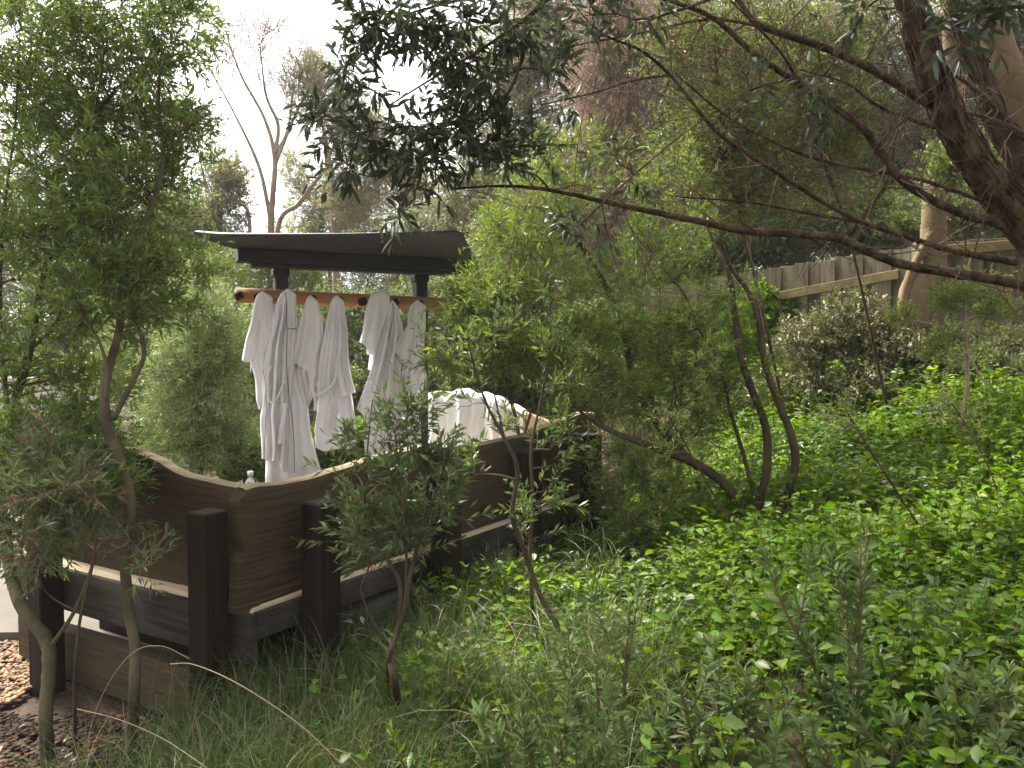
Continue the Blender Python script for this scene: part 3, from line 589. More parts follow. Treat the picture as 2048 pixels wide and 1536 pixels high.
# ================================================================== VEGETATION ENGINE
def pts_of(st):
    P = []; r = []
    for e in st:
        if e[0] == 'w': P.append(e[1:4]); r.append(e[4])
        else:
            P.append(W(e[0], e[1], e[2])); r.append(e[3] * .5 / F * e[2])
    return np.array(P, float), np.array(r, float)
def plant(name, label, cat, stems, clumps, L=.03, ratio=.2, lpt=14, tl=.16, tps=7, leaf='leaf_left', bark='bark_brown', twig='twig_brown', up=.5, hi=0, group=None,
          leaf2=None, p2=0., side=0, rough=.05, droop=.1, spread=.8, lup=.8, tr=.0012, den=1., grow=1., shag=0, wide=.45, brr=.35, pend=0., trunkname='trunk', crownname='crown', sides=10):
    tb = Buf(); cb = Buf(); sk = []; skr = []
    base = None
    for st in stems:
        P, r = pts_of(st); base = P[0] if base is None else base
        tube(tb, P, r, bark, k=sides, rough=rough, sub=8); PR = catmull(np.column_stack([P, r]), 8); sk.append(PR[:, :3]); skr.append(PR[:, 3])
    SK = np.concatenate(sk); SR = np.concatenate(skr)
    if shag:
        PS, rS = sk[0], skr[0]; n = shag; i0 = rng.integers(0, len(PS) - 6, n); i1 = np.minimum(i0 + rng.integers(2, 7, n), len(PS) - 1)
        Ax = nrm(PS[i1] - PS[i0]); U0 = nrm(np.cross(Ax, np.array([.2, 1, .1]))); V0 = np.cross(Ax, U0); a = rng.uniform(0, 6.28, n); da = rng.normal(0, .15, n)
        d0 = np.cos(a)[:, None] * U0 + np.sin(a)[:, None] * V0; d1 = np.cos(a + da)[:, None] * U0 + np.sin(a + da)[:, None] * V0
        twigs(tb, PS[i0] + d0 * (rS[i0] * rng.uniform(.95, 1.02, n))[:, None], PS[i1] + d1 * (rS[i1] * rng.uniform(.97, 1.12, n))[:, None], d0 * .006, rng.uniform(.002, .007, n), rng.uniform(.0008, .003, n), bark, k=4, seg=6)
    if side:      # bare side twigs from the limbs
        i = rng.integers(0, len(SK), side); A = SK[i]; D = nrm(rng.normal(size=(side, 3)) + np.array([0, 0, up])); l = rng.uniform(.3, 1., side) * tl * 3
        B = A + D * l[:, None]; twigs(tb, A, B, rng.normal(size=(side, 3)) * l[:, None] * .08, np.minimum(SR[i] * .4, .004 + 0 * l), np.full(side, tr * .6), twig)
        j = rng.integers(0, side, side * 3); t = rng.uniform(.3, 1, side * 3)[:, None]; A2 = A[j] * (1 - t) + B[j] * t; D2 = nrm(D[j] + rng.normal(size=(side * 3, 3)) * .8); l2 = rng.uniform(.3, 1, side * 3) * tl * 1.5
        twigs(tb, A2, A2 + D2 * l2[:, None], rng.normal(size=(side * 3, 3)) * .01, np.full(side * 3, tr), np.full(side * 3, tr * .4), twig, seg=3)
    o = thing(name, label, cat, (base[0], base[1], base[2]), group)
    Qs = []; Ds = []; Rr = []
    for c in clumps:
        if c[0] == 'w':
            cen = np.array(c[1:4]); rad = np.array(c[4:7]); ns = c[7]; px = py = d = rx = ry = rd = 1.
        else:
            px, py, d, rx, ry, rd, ns = c[:7]
        ns = max(1, int(round(ns * den))); rx *= grow; ry *= grow; rd *= grow
        if c[0] != 'w': cen = W(px, py, d); rad = np.array([rx * d / F, rd, ry * d / F])
        dd = np.linalg.norm(SK - cen, axis=1) + np.maximum(SK[:, 2] - cen[2], 0) * 1.0; i = dd.argmin(); dist = np.linalg.norm(SK[i] - cen)
        if dist > rad.min() * .5:
            bend = np.array([[0, 0, .12 * dist]]) + rng.normal(size=(1, 3)) * dist * .05; t = np.linspace(0, 1, 8)[:, None]
            PP = SK[i] * (1 - t) + cen * t + bend * (4 * t * (1 - t)) * .5; r0 = min(SR[i] * .6, .006 + dist * .008); rrr = np.linspace(r0, .003, 8)
            tube(tb, PP, rrr, bark, k=6, sub=2); s2 = np.vstack([SK, PP]); r2 = np.concatenate([SR, rrr]); SK, SR = s2, r2
        u_ = nrm(rng.normal(size=(ns, 3))) * (rng.uniform(0, 1, (ns, 1)) ** .42); Q = cen + u_ * rad
        gnd = gz(Q[:, 0], Q[:, 1]) + .03; Q[:, 2] = np.maximum(Q[:, 2], gnd)
        Qs.append(Q); Ds.append(u_)
    if Qs:
        Q = np.concatenate(Qs); Dq = np.concatenate(Ds); n = len(Q); ii = np.zeros(n, int)
        for a in range(0, n, 4000):
            dm = ((Q[a:a+4000, None] - SK[None]) ** 2).sum(-1) ** .5 + np.maximum(SK[None, :, 2] - Q[a:a+4000, None, 2], 0) * .8; ii[a:a+4000] = dm.argmin(1)
        A = SK[ii]; dist = np.linalg.norm(Q - A, axis=1); l = dist[:, None]
        twigs(cb, A, Q, np.array([0, 0, .1]) * l * (1 - pend * 2) + rng.normal(size=(n, 3)) * l * .06, np.minimum(SR[ii] * brr + .0008, .0015 + dist * .005), np.full(n, tr), twig, k=4, seg=6)
        out_ = nrm((Q - A) * .8 / (l + .05) + Dq * .5)
        m = n * tps; q = np.repeat(np.arange(n), tps); D = nrm(out_[q] * .6 + np.array([0, 0, up]) + rng.normal(size=(m, 3)) * spread * .75)
        ln = rng.uniform(.5, 1.3, m) * tl; S0 = Q[q] - out_[q] * (rng.uniform(0, .6, m) * tl)[:, None]; E = S0 + D * ln[:, None]; bend = rng.normal(size=(m, 3)) * (ln * .06)[:, None] + np.array([0, 0, -pend * .3]) * ln[:, None]
        E[:, 2] -= pend * ln
        twigs(cb, S0, E, bend, np.full(m, tr), np.full(m, tr * .5), twig, k=3, seg=3)
        if lpt:
            K = m * lpt; z = np.repeat(np.arange(m), lpt); t = rng.uniform(.12, 1.0, K); tt = t[:, None]
            P = S0[z] * (1 - tt) + E[z] * tt + bend[z] * 4 * tt * (1 - tt); T = nrm(E[z] - S0[z]); rad_ = nrm(np.cross(T, rng.normal(size=(K, 3))))
            LD = nrm(T * (.45 + .7 * t[:, None]) + rad_ * .8); sz = L * rng.uniform(.6, 1.25, K) * (1 - .3 * (t > .9))
            if leaf2 and p2 > 0:
                pick = (rng.uniform(size=m) < p2)[z]
                leaves(cb, P[pick], LD[pick], sz[pick], ratio, leaf2, hi, droop, up=lup, wide=wide); P, LD, sz = P[~pick], LD[~pick], sz[~pick]
            leaves(cb, P, LD, sz, ratio, leaf, hi, droop, up=lup, wide=wide)
    tb.build(trunkname, o)
    if cb.n: cb.build(crownname, o)
    return o
def base_g(px, py, wpx):     # stem base standing on the ground seen at this pixel
    d = gd(px, py); p = W(px, py, d); return ('w', p[0], p[1], p[2] - .05, wpx * .5 / F * d)
def wg(x, y, r): return ('w', x, y, float(gz(x, y)) - .05, r)
GB = 'background trees'
# ---- far background, left to right
plant('bare_tree', 'tall thin hazy tree with nearly leafless reddish branches rising above the black roof', 'tree',
 [[wg(-4.25,14,.07),(542,470,14,13),(545,400,14,11),(549,312,14,9),(528,235,14,6),(482,150,14,4),(450,60,14,2)], [(549,312,14,9),(556,250,14,7),(532,190,14,5),(520,90,14,2)], [(549,330,14,8),(600,210,14,5),(640,150,14,2)],
  [(548,310,14,8),(575,260,14,5),(590,150,14,2)], [(545,465,14,9),(520,340,14,7),(470,230,14,4),(415,130,14,2)]],
 [(505,130,14,95,100,.9,60),(590,180,14,55,90,.8,40),(440,130,14,40,70,.6,16),(540,60,14,70,50,.6,26)], L=.05, ratio=.25, lpt=2, tl=.6, tps=5, leaf='leaf_brown', bark='bark_pale', twig='twig_red', up=.9, tr=.004, spread=.5, leaf2='leaf_far', p2=.4, group=GB)
plant('slender_tree', 'leaning pale limbed tree with sparse grey-green leaves between the bare tree and dark olive branches', 'tree',
 [[wg(-4.3,14.5,.08),(552,480,14.5,10),(600,405,14.5,9),(650,340,14.5,8),(705,285,14.5,5),(760,230,14.5,3)],[wg(-3.1,14.6,.1),(668,460,14.6,12),(660,330,14.6,9),(640,230,14.6,5),(615,150,14.6,2)],[(655,325,14.5,6),(690,220,14.5,4),(700,120,14.5,2)]],
 [(650,200,14.5,60,80,1,110),(720,280,14.5,60,80,1,150),(700,400,14.5,60,60,1,120),(790,330,14.5,60,90,1,140),(620,150,14.5,35,45,.6,40)], L=.07, ratio=.25, lpt=9, tl=.4, tps=6, leaf='leaf_far', bark='bark_pale', twig='twig_red', up=.6, tr=.004, leaf2='leaf_brown', p2=.15, group=GB)
plant('round_shrub', 'small pale grey-green tree rising behind the left tip of the black roof', 'tree', [[wg(-5.2,13,.08),(440,460,13,10),(415,380,13,7),(400,320,13,3)],[wg(-4.6,13.2,.07),(500,470,13,8),(470,400,13,6),(430,345,13,3)]],
 [(440,360,13,60,50,.8,100),(370,440,13,60,50,.8,150),(400,500,13,80,60,.9,220),(460,420,13,40,60,.7,60)], L=.06, ratio=.3, lpt=10, tl=.3, tps=6, leaf='leaf_far', leaf2='leaf_brown', p2=.2, bark='bark_pale', twig='twig_brown', tr=.003, group=GB)
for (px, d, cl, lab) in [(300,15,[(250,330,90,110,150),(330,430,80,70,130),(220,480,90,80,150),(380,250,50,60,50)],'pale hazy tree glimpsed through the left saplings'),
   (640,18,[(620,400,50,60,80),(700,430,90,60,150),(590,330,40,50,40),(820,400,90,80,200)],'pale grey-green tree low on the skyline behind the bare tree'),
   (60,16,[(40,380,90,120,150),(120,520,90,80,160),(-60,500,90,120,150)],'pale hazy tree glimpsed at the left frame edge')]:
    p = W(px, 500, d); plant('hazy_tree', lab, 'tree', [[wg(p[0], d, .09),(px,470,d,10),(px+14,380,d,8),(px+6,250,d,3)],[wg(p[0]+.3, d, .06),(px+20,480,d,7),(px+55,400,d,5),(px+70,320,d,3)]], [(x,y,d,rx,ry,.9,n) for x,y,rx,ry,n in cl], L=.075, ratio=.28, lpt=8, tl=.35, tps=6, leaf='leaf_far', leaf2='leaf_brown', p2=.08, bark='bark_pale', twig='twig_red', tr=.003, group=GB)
k = 0
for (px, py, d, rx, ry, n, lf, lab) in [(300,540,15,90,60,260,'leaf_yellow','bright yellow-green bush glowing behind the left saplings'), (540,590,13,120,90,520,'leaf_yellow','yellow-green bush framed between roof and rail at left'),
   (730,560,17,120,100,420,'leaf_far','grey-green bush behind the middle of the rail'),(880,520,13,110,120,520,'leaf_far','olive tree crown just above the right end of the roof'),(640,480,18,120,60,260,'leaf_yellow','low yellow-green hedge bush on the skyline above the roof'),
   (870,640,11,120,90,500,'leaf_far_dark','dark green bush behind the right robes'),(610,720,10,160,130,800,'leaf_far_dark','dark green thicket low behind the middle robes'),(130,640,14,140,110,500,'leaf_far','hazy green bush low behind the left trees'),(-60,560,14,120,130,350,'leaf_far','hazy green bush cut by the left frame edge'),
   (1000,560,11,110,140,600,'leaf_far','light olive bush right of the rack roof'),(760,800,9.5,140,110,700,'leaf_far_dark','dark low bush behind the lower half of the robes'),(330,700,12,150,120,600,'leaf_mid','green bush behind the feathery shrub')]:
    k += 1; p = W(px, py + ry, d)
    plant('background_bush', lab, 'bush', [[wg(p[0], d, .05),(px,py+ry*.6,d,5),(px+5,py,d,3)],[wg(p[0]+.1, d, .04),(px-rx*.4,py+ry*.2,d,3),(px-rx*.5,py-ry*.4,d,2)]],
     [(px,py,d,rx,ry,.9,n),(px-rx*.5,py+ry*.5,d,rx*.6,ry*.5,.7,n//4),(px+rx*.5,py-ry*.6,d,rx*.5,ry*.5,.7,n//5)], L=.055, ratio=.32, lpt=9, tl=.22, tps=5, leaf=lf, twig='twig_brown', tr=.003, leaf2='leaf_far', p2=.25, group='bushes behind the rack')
# ---- right background: hill of trees
plant('weeping_tree', 'tall tree draped with tan dead hanging twigs behind the dark branches', 'tree', [[wg(1.7,10.5,.12),(1250,520,10.5,22),(1235,300,10.5,18),(1225,100,10.5,14),(1215,-150,10.5,8)],[wg(2.1,10.6,.1),(1310,420,10.6,14),(1330,200,10.6,12),(1340,-100,10.6,6)],[wg(1.2,10.7,.09),(1190,430,10.7,12),(1160,200,10.7,9),(1130,-60,10.7,5)]],
 [(1240,60,10.5,70,150,.6,230),(1225,260,10.5,75,130,.6,230),(1290,400,10.5,80,100,.6,170),(1210,420,10.4,60,90,.6,130),(1130,330,10.6,70,110,.6,110),(1380,120,10.5,80,170,.6,160),(1080,420,10.4,60,80,.6,90)], den=1.25, L=.075, ratio=.1, lpt=12, tl=.75, tps=9, leaf='needle_dead', leaf2='leaf_far_dark', p2=.12, bark='bark_pale', twig='twig_red', up=-.2, spread=.35, pend=.8, tr=.0028, group=GB)
for (px, d, lf, lab, cl) in [
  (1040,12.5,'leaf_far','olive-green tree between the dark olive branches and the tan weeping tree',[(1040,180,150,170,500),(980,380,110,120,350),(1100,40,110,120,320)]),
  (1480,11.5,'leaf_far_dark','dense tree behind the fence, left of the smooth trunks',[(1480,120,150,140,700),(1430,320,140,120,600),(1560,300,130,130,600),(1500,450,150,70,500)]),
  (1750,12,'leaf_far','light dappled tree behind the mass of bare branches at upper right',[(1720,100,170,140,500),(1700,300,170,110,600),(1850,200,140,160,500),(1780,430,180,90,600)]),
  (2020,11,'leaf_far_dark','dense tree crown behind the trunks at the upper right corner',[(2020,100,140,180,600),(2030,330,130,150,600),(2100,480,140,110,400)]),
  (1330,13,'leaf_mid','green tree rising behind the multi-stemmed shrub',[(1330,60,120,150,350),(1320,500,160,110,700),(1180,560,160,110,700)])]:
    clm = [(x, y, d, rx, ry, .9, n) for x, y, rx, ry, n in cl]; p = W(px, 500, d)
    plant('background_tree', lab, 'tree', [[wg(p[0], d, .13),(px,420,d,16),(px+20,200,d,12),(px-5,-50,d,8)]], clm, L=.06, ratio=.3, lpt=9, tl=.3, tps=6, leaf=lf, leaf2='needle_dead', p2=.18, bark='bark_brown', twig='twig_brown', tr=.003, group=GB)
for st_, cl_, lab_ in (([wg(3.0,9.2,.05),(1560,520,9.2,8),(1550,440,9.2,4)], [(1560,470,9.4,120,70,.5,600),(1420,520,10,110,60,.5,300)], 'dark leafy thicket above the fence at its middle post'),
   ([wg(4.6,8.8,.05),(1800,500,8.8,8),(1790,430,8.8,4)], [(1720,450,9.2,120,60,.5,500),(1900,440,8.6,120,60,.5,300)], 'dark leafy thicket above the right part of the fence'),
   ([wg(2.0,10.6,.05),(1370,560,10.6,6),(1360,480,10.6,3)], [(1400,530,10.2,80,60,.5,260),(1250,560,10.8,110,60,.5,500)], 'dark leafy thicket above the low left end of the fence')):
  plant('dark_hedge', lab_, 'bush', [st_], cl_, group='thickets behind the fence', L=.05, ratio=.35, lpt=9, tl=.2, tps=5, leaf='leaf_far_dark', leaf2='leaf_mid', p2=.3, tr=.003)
# smooth trunks at right
plant('smooth_tree', 'smooth tan gum trunk leaning right, behind the shaggy dark trunk', 'tree', [[wg(4.7,5.6,.12),(2220,520,5.4,90),(2120,380,5.4,90),(2050,240,5.4,80),(2005,130,5.3,66),(1975,0,5.3,56),(1940,-200,5.3,46)]], [(1960,-150,5.3,200,120,.7,130)], L=.07, ratio=.25, lpt=9, tl=.3, leaf='leaf_mid', bark='bark_tan', rough=.02, sides=16)
plant('mossy_tree', 'greenish tan trunk standing at the fence with a thin pink stem beside it', 'tree', [[wg(3.15,6.2,.08),(1828,600,6.2,60),(1862,540,6.2,54),(1868,430,6.2,46),(1872,370,6.2,42),(1900,290,6.2,40),(1905,150,6.3,36),(1900,-100,6.3,30)],[wg(3.05,6.2,.03),(1808,600,6.15,18),(1850,490,6.15,17),(1885,430,6.15,15),(1905,330,6.15,12),(1900,200,6.15,9)]], [(1880,-120,6.2,250,120,.8,120),(1905,345,6.0,50,30,.3,30)], L=.07, ratio=.25, lpt=9, tl=.25, leaf='leaf_mid', bark='bark_tan', rough=.02, sides=16)

# ---- mid-ground left: feathery shrubs behind the bench
plant('tea_tree', 'feathery grey-green tea tree just left of the hanging robes', 'shrub', [[base_g(395,1010,12) if False else wg(-2.35,6.0,.02),(398,840,6,11),(392,700,6,9),(385,600,6,5),(400,540,6,2)],[wg(-2.4,6.05,.015),(372,800,6,6),(345,690,6,4),(330,620,6,2)]],
 [(400,610,6,60,60,.4,130),(420,720,6,90,80,.5,330),(400,840,6,110,90,.5,420),(340,750,6,60,90,.5,180),(440,640,6,50,60,.4,130),(460,900,6,60,60,.4,150),(340,900,6.1,70,60,.4,150)], L=.052, ratio=.11, den=.32, lpt=11, tl=.24, tps=8, leaf='leaf_feather', twig='twig_brown', up=.45, tr=.001)
plant('tea_tree', 'feathery olive shrub with upright sprays further left, above the bench slab', 'shrub', [[wg(-3.3,6.8,.02),(265,820,6.8,8),(270,700,6.8,6),(290,600,6.8,3)]],
 [(270,640,6.8,80,90,.5,260),(250,780,6.8,90,90,.5,330),(320,560,6.8,60,70,.4,160),(440,540,7.2,70,60,.4,160)], L=.052, ratio=.12, den=.32, lpt=10, tl=.26, tps=7, leaf='leaf_mid', twig='twig_brown', up=.6, tr=.001)
plant('low_leafy_bush', 'low bright leafy bush beside the bottle, under the robes', 'bush', [[wg(-2.2,6.4,.01),(490,900,6.4,5),(480,870,6.4,3)],[wg(-1.2,6.6,.01),(650,900,6.6,5),(640,870,6.6,3)]], [(470,915,6.4,70,50,.3,260),(560,930,6.5,70,50,.3,220),(680,900,6.6,80,60,.3,260),(760,880,6.6,60,60,.3,160)], L=.045, ratio=.55, lpt=6, tl=.08, tps=5, leaf='leaf_cover', leaf2='leaf_mid', p2=.4)
# ---- foreground left trees
LF = dict(den=.2, grow=1.4, L=.05, ratio=.22, lpt=9, tl=.15, tps=7, leaf='leaf_left', bark='bark_grey', twig='twig_brown', up=.45, tr=.0011, leaf2='leaf_bright', p2=.15)
plant('young_tree', 'young tree with forked olive-grey trunk at the lower left, crown filling the left edge', 'tree',
 [[base_g(98,1530,30),(92,1440,2.75,27),(98,1340,2.8,27),(92,1280,2.85,27),(45,1215,2.9,25),(18,1130,3.0,22),(8,1000,3.1,21),(18,850,3.2,19),(60,700,3.3,15),(90,540,3.4,11),(150,400,3.5,8),(185,250,3.6,5),(210,100,3.6,3)],
  [(104,1290,2.82,9),(150,1220,2.85,8),(185,1130,2.9,7),(195,1060,2.95,4)], [(60,700,3.3,8),(115,640,3.35,7),(160,500,3.4,5),(180,300,3.5,3)], [(18,850,3.2,9),(0,640,3.3,9),(5,450,3.4,7),(30,250,3.5,4),(40,60,3.6,2)]],
 [(60,-60,3.8,130,90,.5,190),(250,-60,4.0,130,80,.5,190),(60,120,3.7,110,120,.5,230),(200,60,3.9,110,90,.5,190),(60,330,3.7,100,120,.5,250),(180,240,3.8,90,90,.4,170),(40,560,3.5,100,110,.5,230),(150,500,3.6,90,80,.4,170),(80,740,3.4,110,90,.4,240),(30,900,3.2,90,80,.35,170),(130,880,3.2,90,70,.35,190),(120,1010,3.0,100,60,.3,190),(150,960,3.0,40,50,.25,40),(60,1060,3.0,60,50,.25,60)], **LF)
plant('young_tree', 'slim dark-stemmed young tree forking in front of the left bench slab', 'tree',
 [[base_g(262,1480,26),(268,1400,2.75,22),(270,1300,2.8,21),(256,1210,2.85,22),(250,1100,2.9,20),(262,1010,2.95,20),(240,920,3.0,20),(213,850,3.05,20),(212,760,3.1,18),(238,660,3.2,15),(246,560,3.3,13),(262,490,3.4,12),(300,420,3.5,10),(326,320,3.6,9),(318,200,3.7,5),(322,110,3.8,2)],
  [(226,840,3.05,11),(262,770,3.1,10),(288,710,3.15,9),(276,650,3.2,8),(262,590,3.25,6),(300,530,3.3,3)], [(326,320,3.6,6),(352,285,3.6,5),(400,230,3.7,2)], [(110,350,3.7,12),(150,310,3.7,11),(205,212,3.7,9),(262,150,3.7,5)],[(213,800,3.05,8),(205,700,3.1,6),(130,560,3.3,8),(105,420,3.6,10),(110,350,3.7,11)]],
 [(360,20,3.9,50,80,.4,90),(300,90,3.8,80,80,.4,150),(330,200,3.8,70,60,.35,110),(350,270,3.7,50,60,.35,90),(230,330,3.7,90,80,.4,180),(290,400,3.7,70,70,.4,130),(345,370,3.8,30,40,.3,30),(200,450,3.5,80,70,.35,150),(290,540,3.5,80,60,.35,130),(330,550,3.6,50,40,.3,60),(220,620,3.3,80,60,.3,130),(300,620,3.3,50,50,.3,60),(150,120,3.9,90,90,.4,160),(120,220,3.8,90,90,.4,160)], **LF)
plant('leafy_sapling', 'low sapling foliage and dead reddish twigs hanging before the left bench post', 'shrub', [[base_g(150,1500,8),(150,1350,2.6,7),(160,1240,2.6,6),(185,1130,2.6,5),(195,1060,2.6,3)],[(165,1230,2.6,4),(90,1180,2.6,3),(75,1090,2.6,2)]],
 [(90,950,2.7,80,60,.2,70),(60,1010,2.7,60,60,.2,60),(160,980,2.6,40,40,.2,24),(100,1080,2.6,60,50,.2,45),(265,1085,2.6,14,14,.08,4),(300,1130,2.5,22,16,.08,6)], den=.28, grow=1.3, L=.042, ratio=.2, lpt=8, tl=.12, tps=6, leaf='leaf_sapling', leaf2='leaf_brown', p2=.06, twig='twig_red', bark='bark_brown')
# ---- shrub behind / right of the robes (green mass)
MG = dict(den=.26, grow=1.3, L=.05, ratio=.15, lpt=10, tl=.15, tps=7, leaf='leaf_mid', bark='bark_brown', twig='twig_brown', up=.55, tr=.0011, leaf2='leaf_bright', p2=.3)
BX, BY = 1500, 1062
plant('multi_stem_tree', 'multi-stemmed small tree on the green slope right of the bench', 'tree',
 [[base_g(1490,1060,34),(1478,1010,4.45,21.5),(1440,960,4.5,19.8),(1385,925,4.5,18.9),(1310,895,4.5,14.6),(1240,870,4.5,12.0),(1175,835,4.5,7.7),(1135,795,4.5,4.3)],
  [(1400,935,4.5,13.8),(1340,880,4.7,14.6),(1290,810,4.8,13.8),(1262,740,4.9,13.8),(1245,660,4.9,12.0),(1215,580,5.0,12.0),(1180,520,5.0,10.3),(1150,470,5.0,9.5),(1120,420,5.1,5.2),(1090,330,5.1,2.6)],
  [base_g(1505,1068,26),(1518,1010,4.45,16.3),(1534,930,4.45,17.2),(1530,850,4.5,16.3),(1500,770,4.5,14.6),(1478,700,4.5,13.8),(1466,600,4.6,12.0),(1455,540,4.6,10.3),(1425,480,4.7,7.7),(1400,400,4.7,4.3)],
  [base_g(1540,1062,24),(1568,1010,4.4,16.3),(1590,930,4.4,17.2),(1582,870,4.4,16.3),(1555,800,4.45,14.6),(1530,730,4.5,13.8),(1518,650,4.5,12.0),(1500,590,4.55,10.3),(1460,530,4.6,7.7),(1440,470,4.6,5.2),(1430,390,4.7,2.6)],
  [base_g(1520,1060,18),(1515,1020,4.45,10.3),(1490,920,4.5,8.6),(1460,820,4.5,7.7),(1440,730,4.5,6.9),(1400,660,4.5,6.0),(1370,590,4.5,4.3),(1320,530,4.5,3.4),(1270,470,4.6,2.0)]],
 [(1140,340,5.0,90,90,.5,190),(1050,420,5.0,100,70,.5,180),(1010,490,4.9,50,50,.35,110),(1080,540,4.9,100,80,.4,220),(1200,620,4.8,90,70,.4,170),(1000,620,4.7,80,70,.35,170),(950,600,4.8,30,30,.3,30),(1300,500,4.8,80,70,.4,120),(1330,660,4.7,90,70,.4,140),(1120,720,4.7,100,70,.4,200),(1250,780,4.7,90,60,.35,150),(1380,760,4.5,80,70,.35,110),(1360,400,5,80,80,.4,100),(1400,860,4.6,70,50,.3,60),(1280,960,4.3,80,50,.3,100),(1400,680,4.7,80,70,.3,120),(1470,780,4.6,60,60,.3,80),(1340,820,4.7,70,50,.3,100),(1430,600,4.8,70,50,.3,80),(1380,500,4.9,60,50,.3,60),(1040,710,4.7,70,50,.3,110)], **MG)
plant('green_shrub', 'bright fine-leaved shrub covering the rail end and last robe', 'shrub', [[wg(.02,4.85,.02),(1040,900,4.85,8),(1010,760,4.8,7),(985,650,4.8,5),(960,560,4.8,3)],[(1040,900,4.85,6),(1075,770,4.8,5),(1090,650,4.8,3)]],
 [(915,660,4.75,40,40,.2,60),(930,700,4.7,60,50,.3,120),(885,720,4.75,30,45,.2,40),(985,640,4.8,60,80,.3,150),(1110,790,4.9,50,40,.3,60)], **MG)
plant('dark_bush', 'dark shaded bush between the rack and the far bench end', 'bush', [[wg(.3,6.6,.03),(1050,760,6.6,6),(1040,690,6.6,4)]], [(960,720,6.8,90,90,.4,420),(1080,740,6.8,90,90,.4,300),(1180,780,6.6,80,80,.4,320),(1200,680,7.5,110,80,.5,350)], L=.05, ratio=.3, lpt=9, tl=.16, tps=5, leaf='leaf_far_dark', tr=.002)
plant('fine_shrub', 'dense fine-leaved shrub against the bench end at the edge of the ground cover', 'shrub', [[wg(.95,4.9,.015),(1290,960,4.9,6),(1260,900,4.9,3)]], [(1250,900,5,80,50,.3,170),(1200,1000,4.6,40,30,.2,50),(1320,980,4.6,80,50,.25,150),(1270,1040,4.3,50,30,.2,60),(1330,900,5,80,50,.3,150),(1400,980,4.8,60,60,.3,90)], **{**MG, 'L': .026})
# ---- shrubs in front of the fence
plant('flowering_shrub', 'dense small-leaved shrub with cream flowers in front of the fence', 'shrub', [[wg(2.5,6.3,.02),(1640,780,6.2,8),(1650,690,6.2,5)],[wg(2.9,6.1,.02),(1740,780,6.1,7),(1750,660,6.1,4)]],
 [(1600,690,6.3,70,60,.35,360),(1680,660,6.3,80,60,.35,420),(1760,690,6.2,80,70,.35,400),(1620,780,6.2,80,60,.35,400),(1720,790,6.0,90,60,.35,420),(1830,720,6.0,70,60,.3,260),(1530,800,6.3,60,60,.3,220),(1700,610,6.4,60,40,.25,150)], L=.02, ratio=.5, lpt=11, tl=.08, tps=6, leaf='leaf_shrub', leaf2='flower_cream', p2=.07, twig='twig_brown', up=.3, den=.45)
plant('climbing_vine', 'green vine climbing the fence around its middle post', 'vine', [[wg(2.35,8.1,.01),(1530,760,8.05,5),(1525,650,8.05,4),(1520,590,8.05,3)]], [(1525,600,8.05,45,30,.1,36),(1550,660,8.0,50,55,.1,50),(1500,700,8.0,60,60,.1,60),(1590,620,8.0,50,25,.1,20),(1480,650,8.1,50,50,.1,30)], L=.05, ratio=.6, lpt=6, tl=.1, tps=5, leaf='leaf_cover', tr=.001)
plant('dark_bush', 'dark shrub mass at the right frame edge below the fence', 'bush', [[wg(3.9,5.9,.02),(2010,760,5.8,8),(2000,690,5.8,4)]], [(2000,720,5.8,80,60,.3,300),(1940,740,5.7,60,40,.3,180),(2060,760,5.5,80,60,.3,250),(1480,830,6.6,80,60,.3,250),(1890,690,6.0,40,50,.2,90)], L=.03, ratio=.3, lpt=10, tl=.12, tps=6, leaf='leaf_shrub', leaf2='leaf_bright', p2=.1)
plant('pale_sapling', 'thin pinkish sapling with bright leaf sprays before the dark fence boards', 'sapling', [[base_g(1918,1060,6),(1925,960,4.6,6),(1922,860,4.7,6),(1935,760,4.8,8),(1930,640,4.8,7),(1932,560,4.8,5),(1945,500,4.8,3)],[(1935,745,4.8,4),(1885,690,4.8,3),(1870,650,4.8,2)],[(1930,700,4.8,4),(1980,780,4.7,3),(2003,790,4.7,2)]],
 [(1905,610,4.8,50,30,.2,30),(1985,630,4.8,40,30,.2,22),(1960,580,4.8,40,30,.2,14),(1870,700,4.8,40,30,.15,16),(1800,640,5,30,30,.15,12)], L=.036, ratio=.25, lpt=9, tl=.12, tps=5, leaf='leaf_bright', bark='bark_pale', twig='twig_red', up=.9)
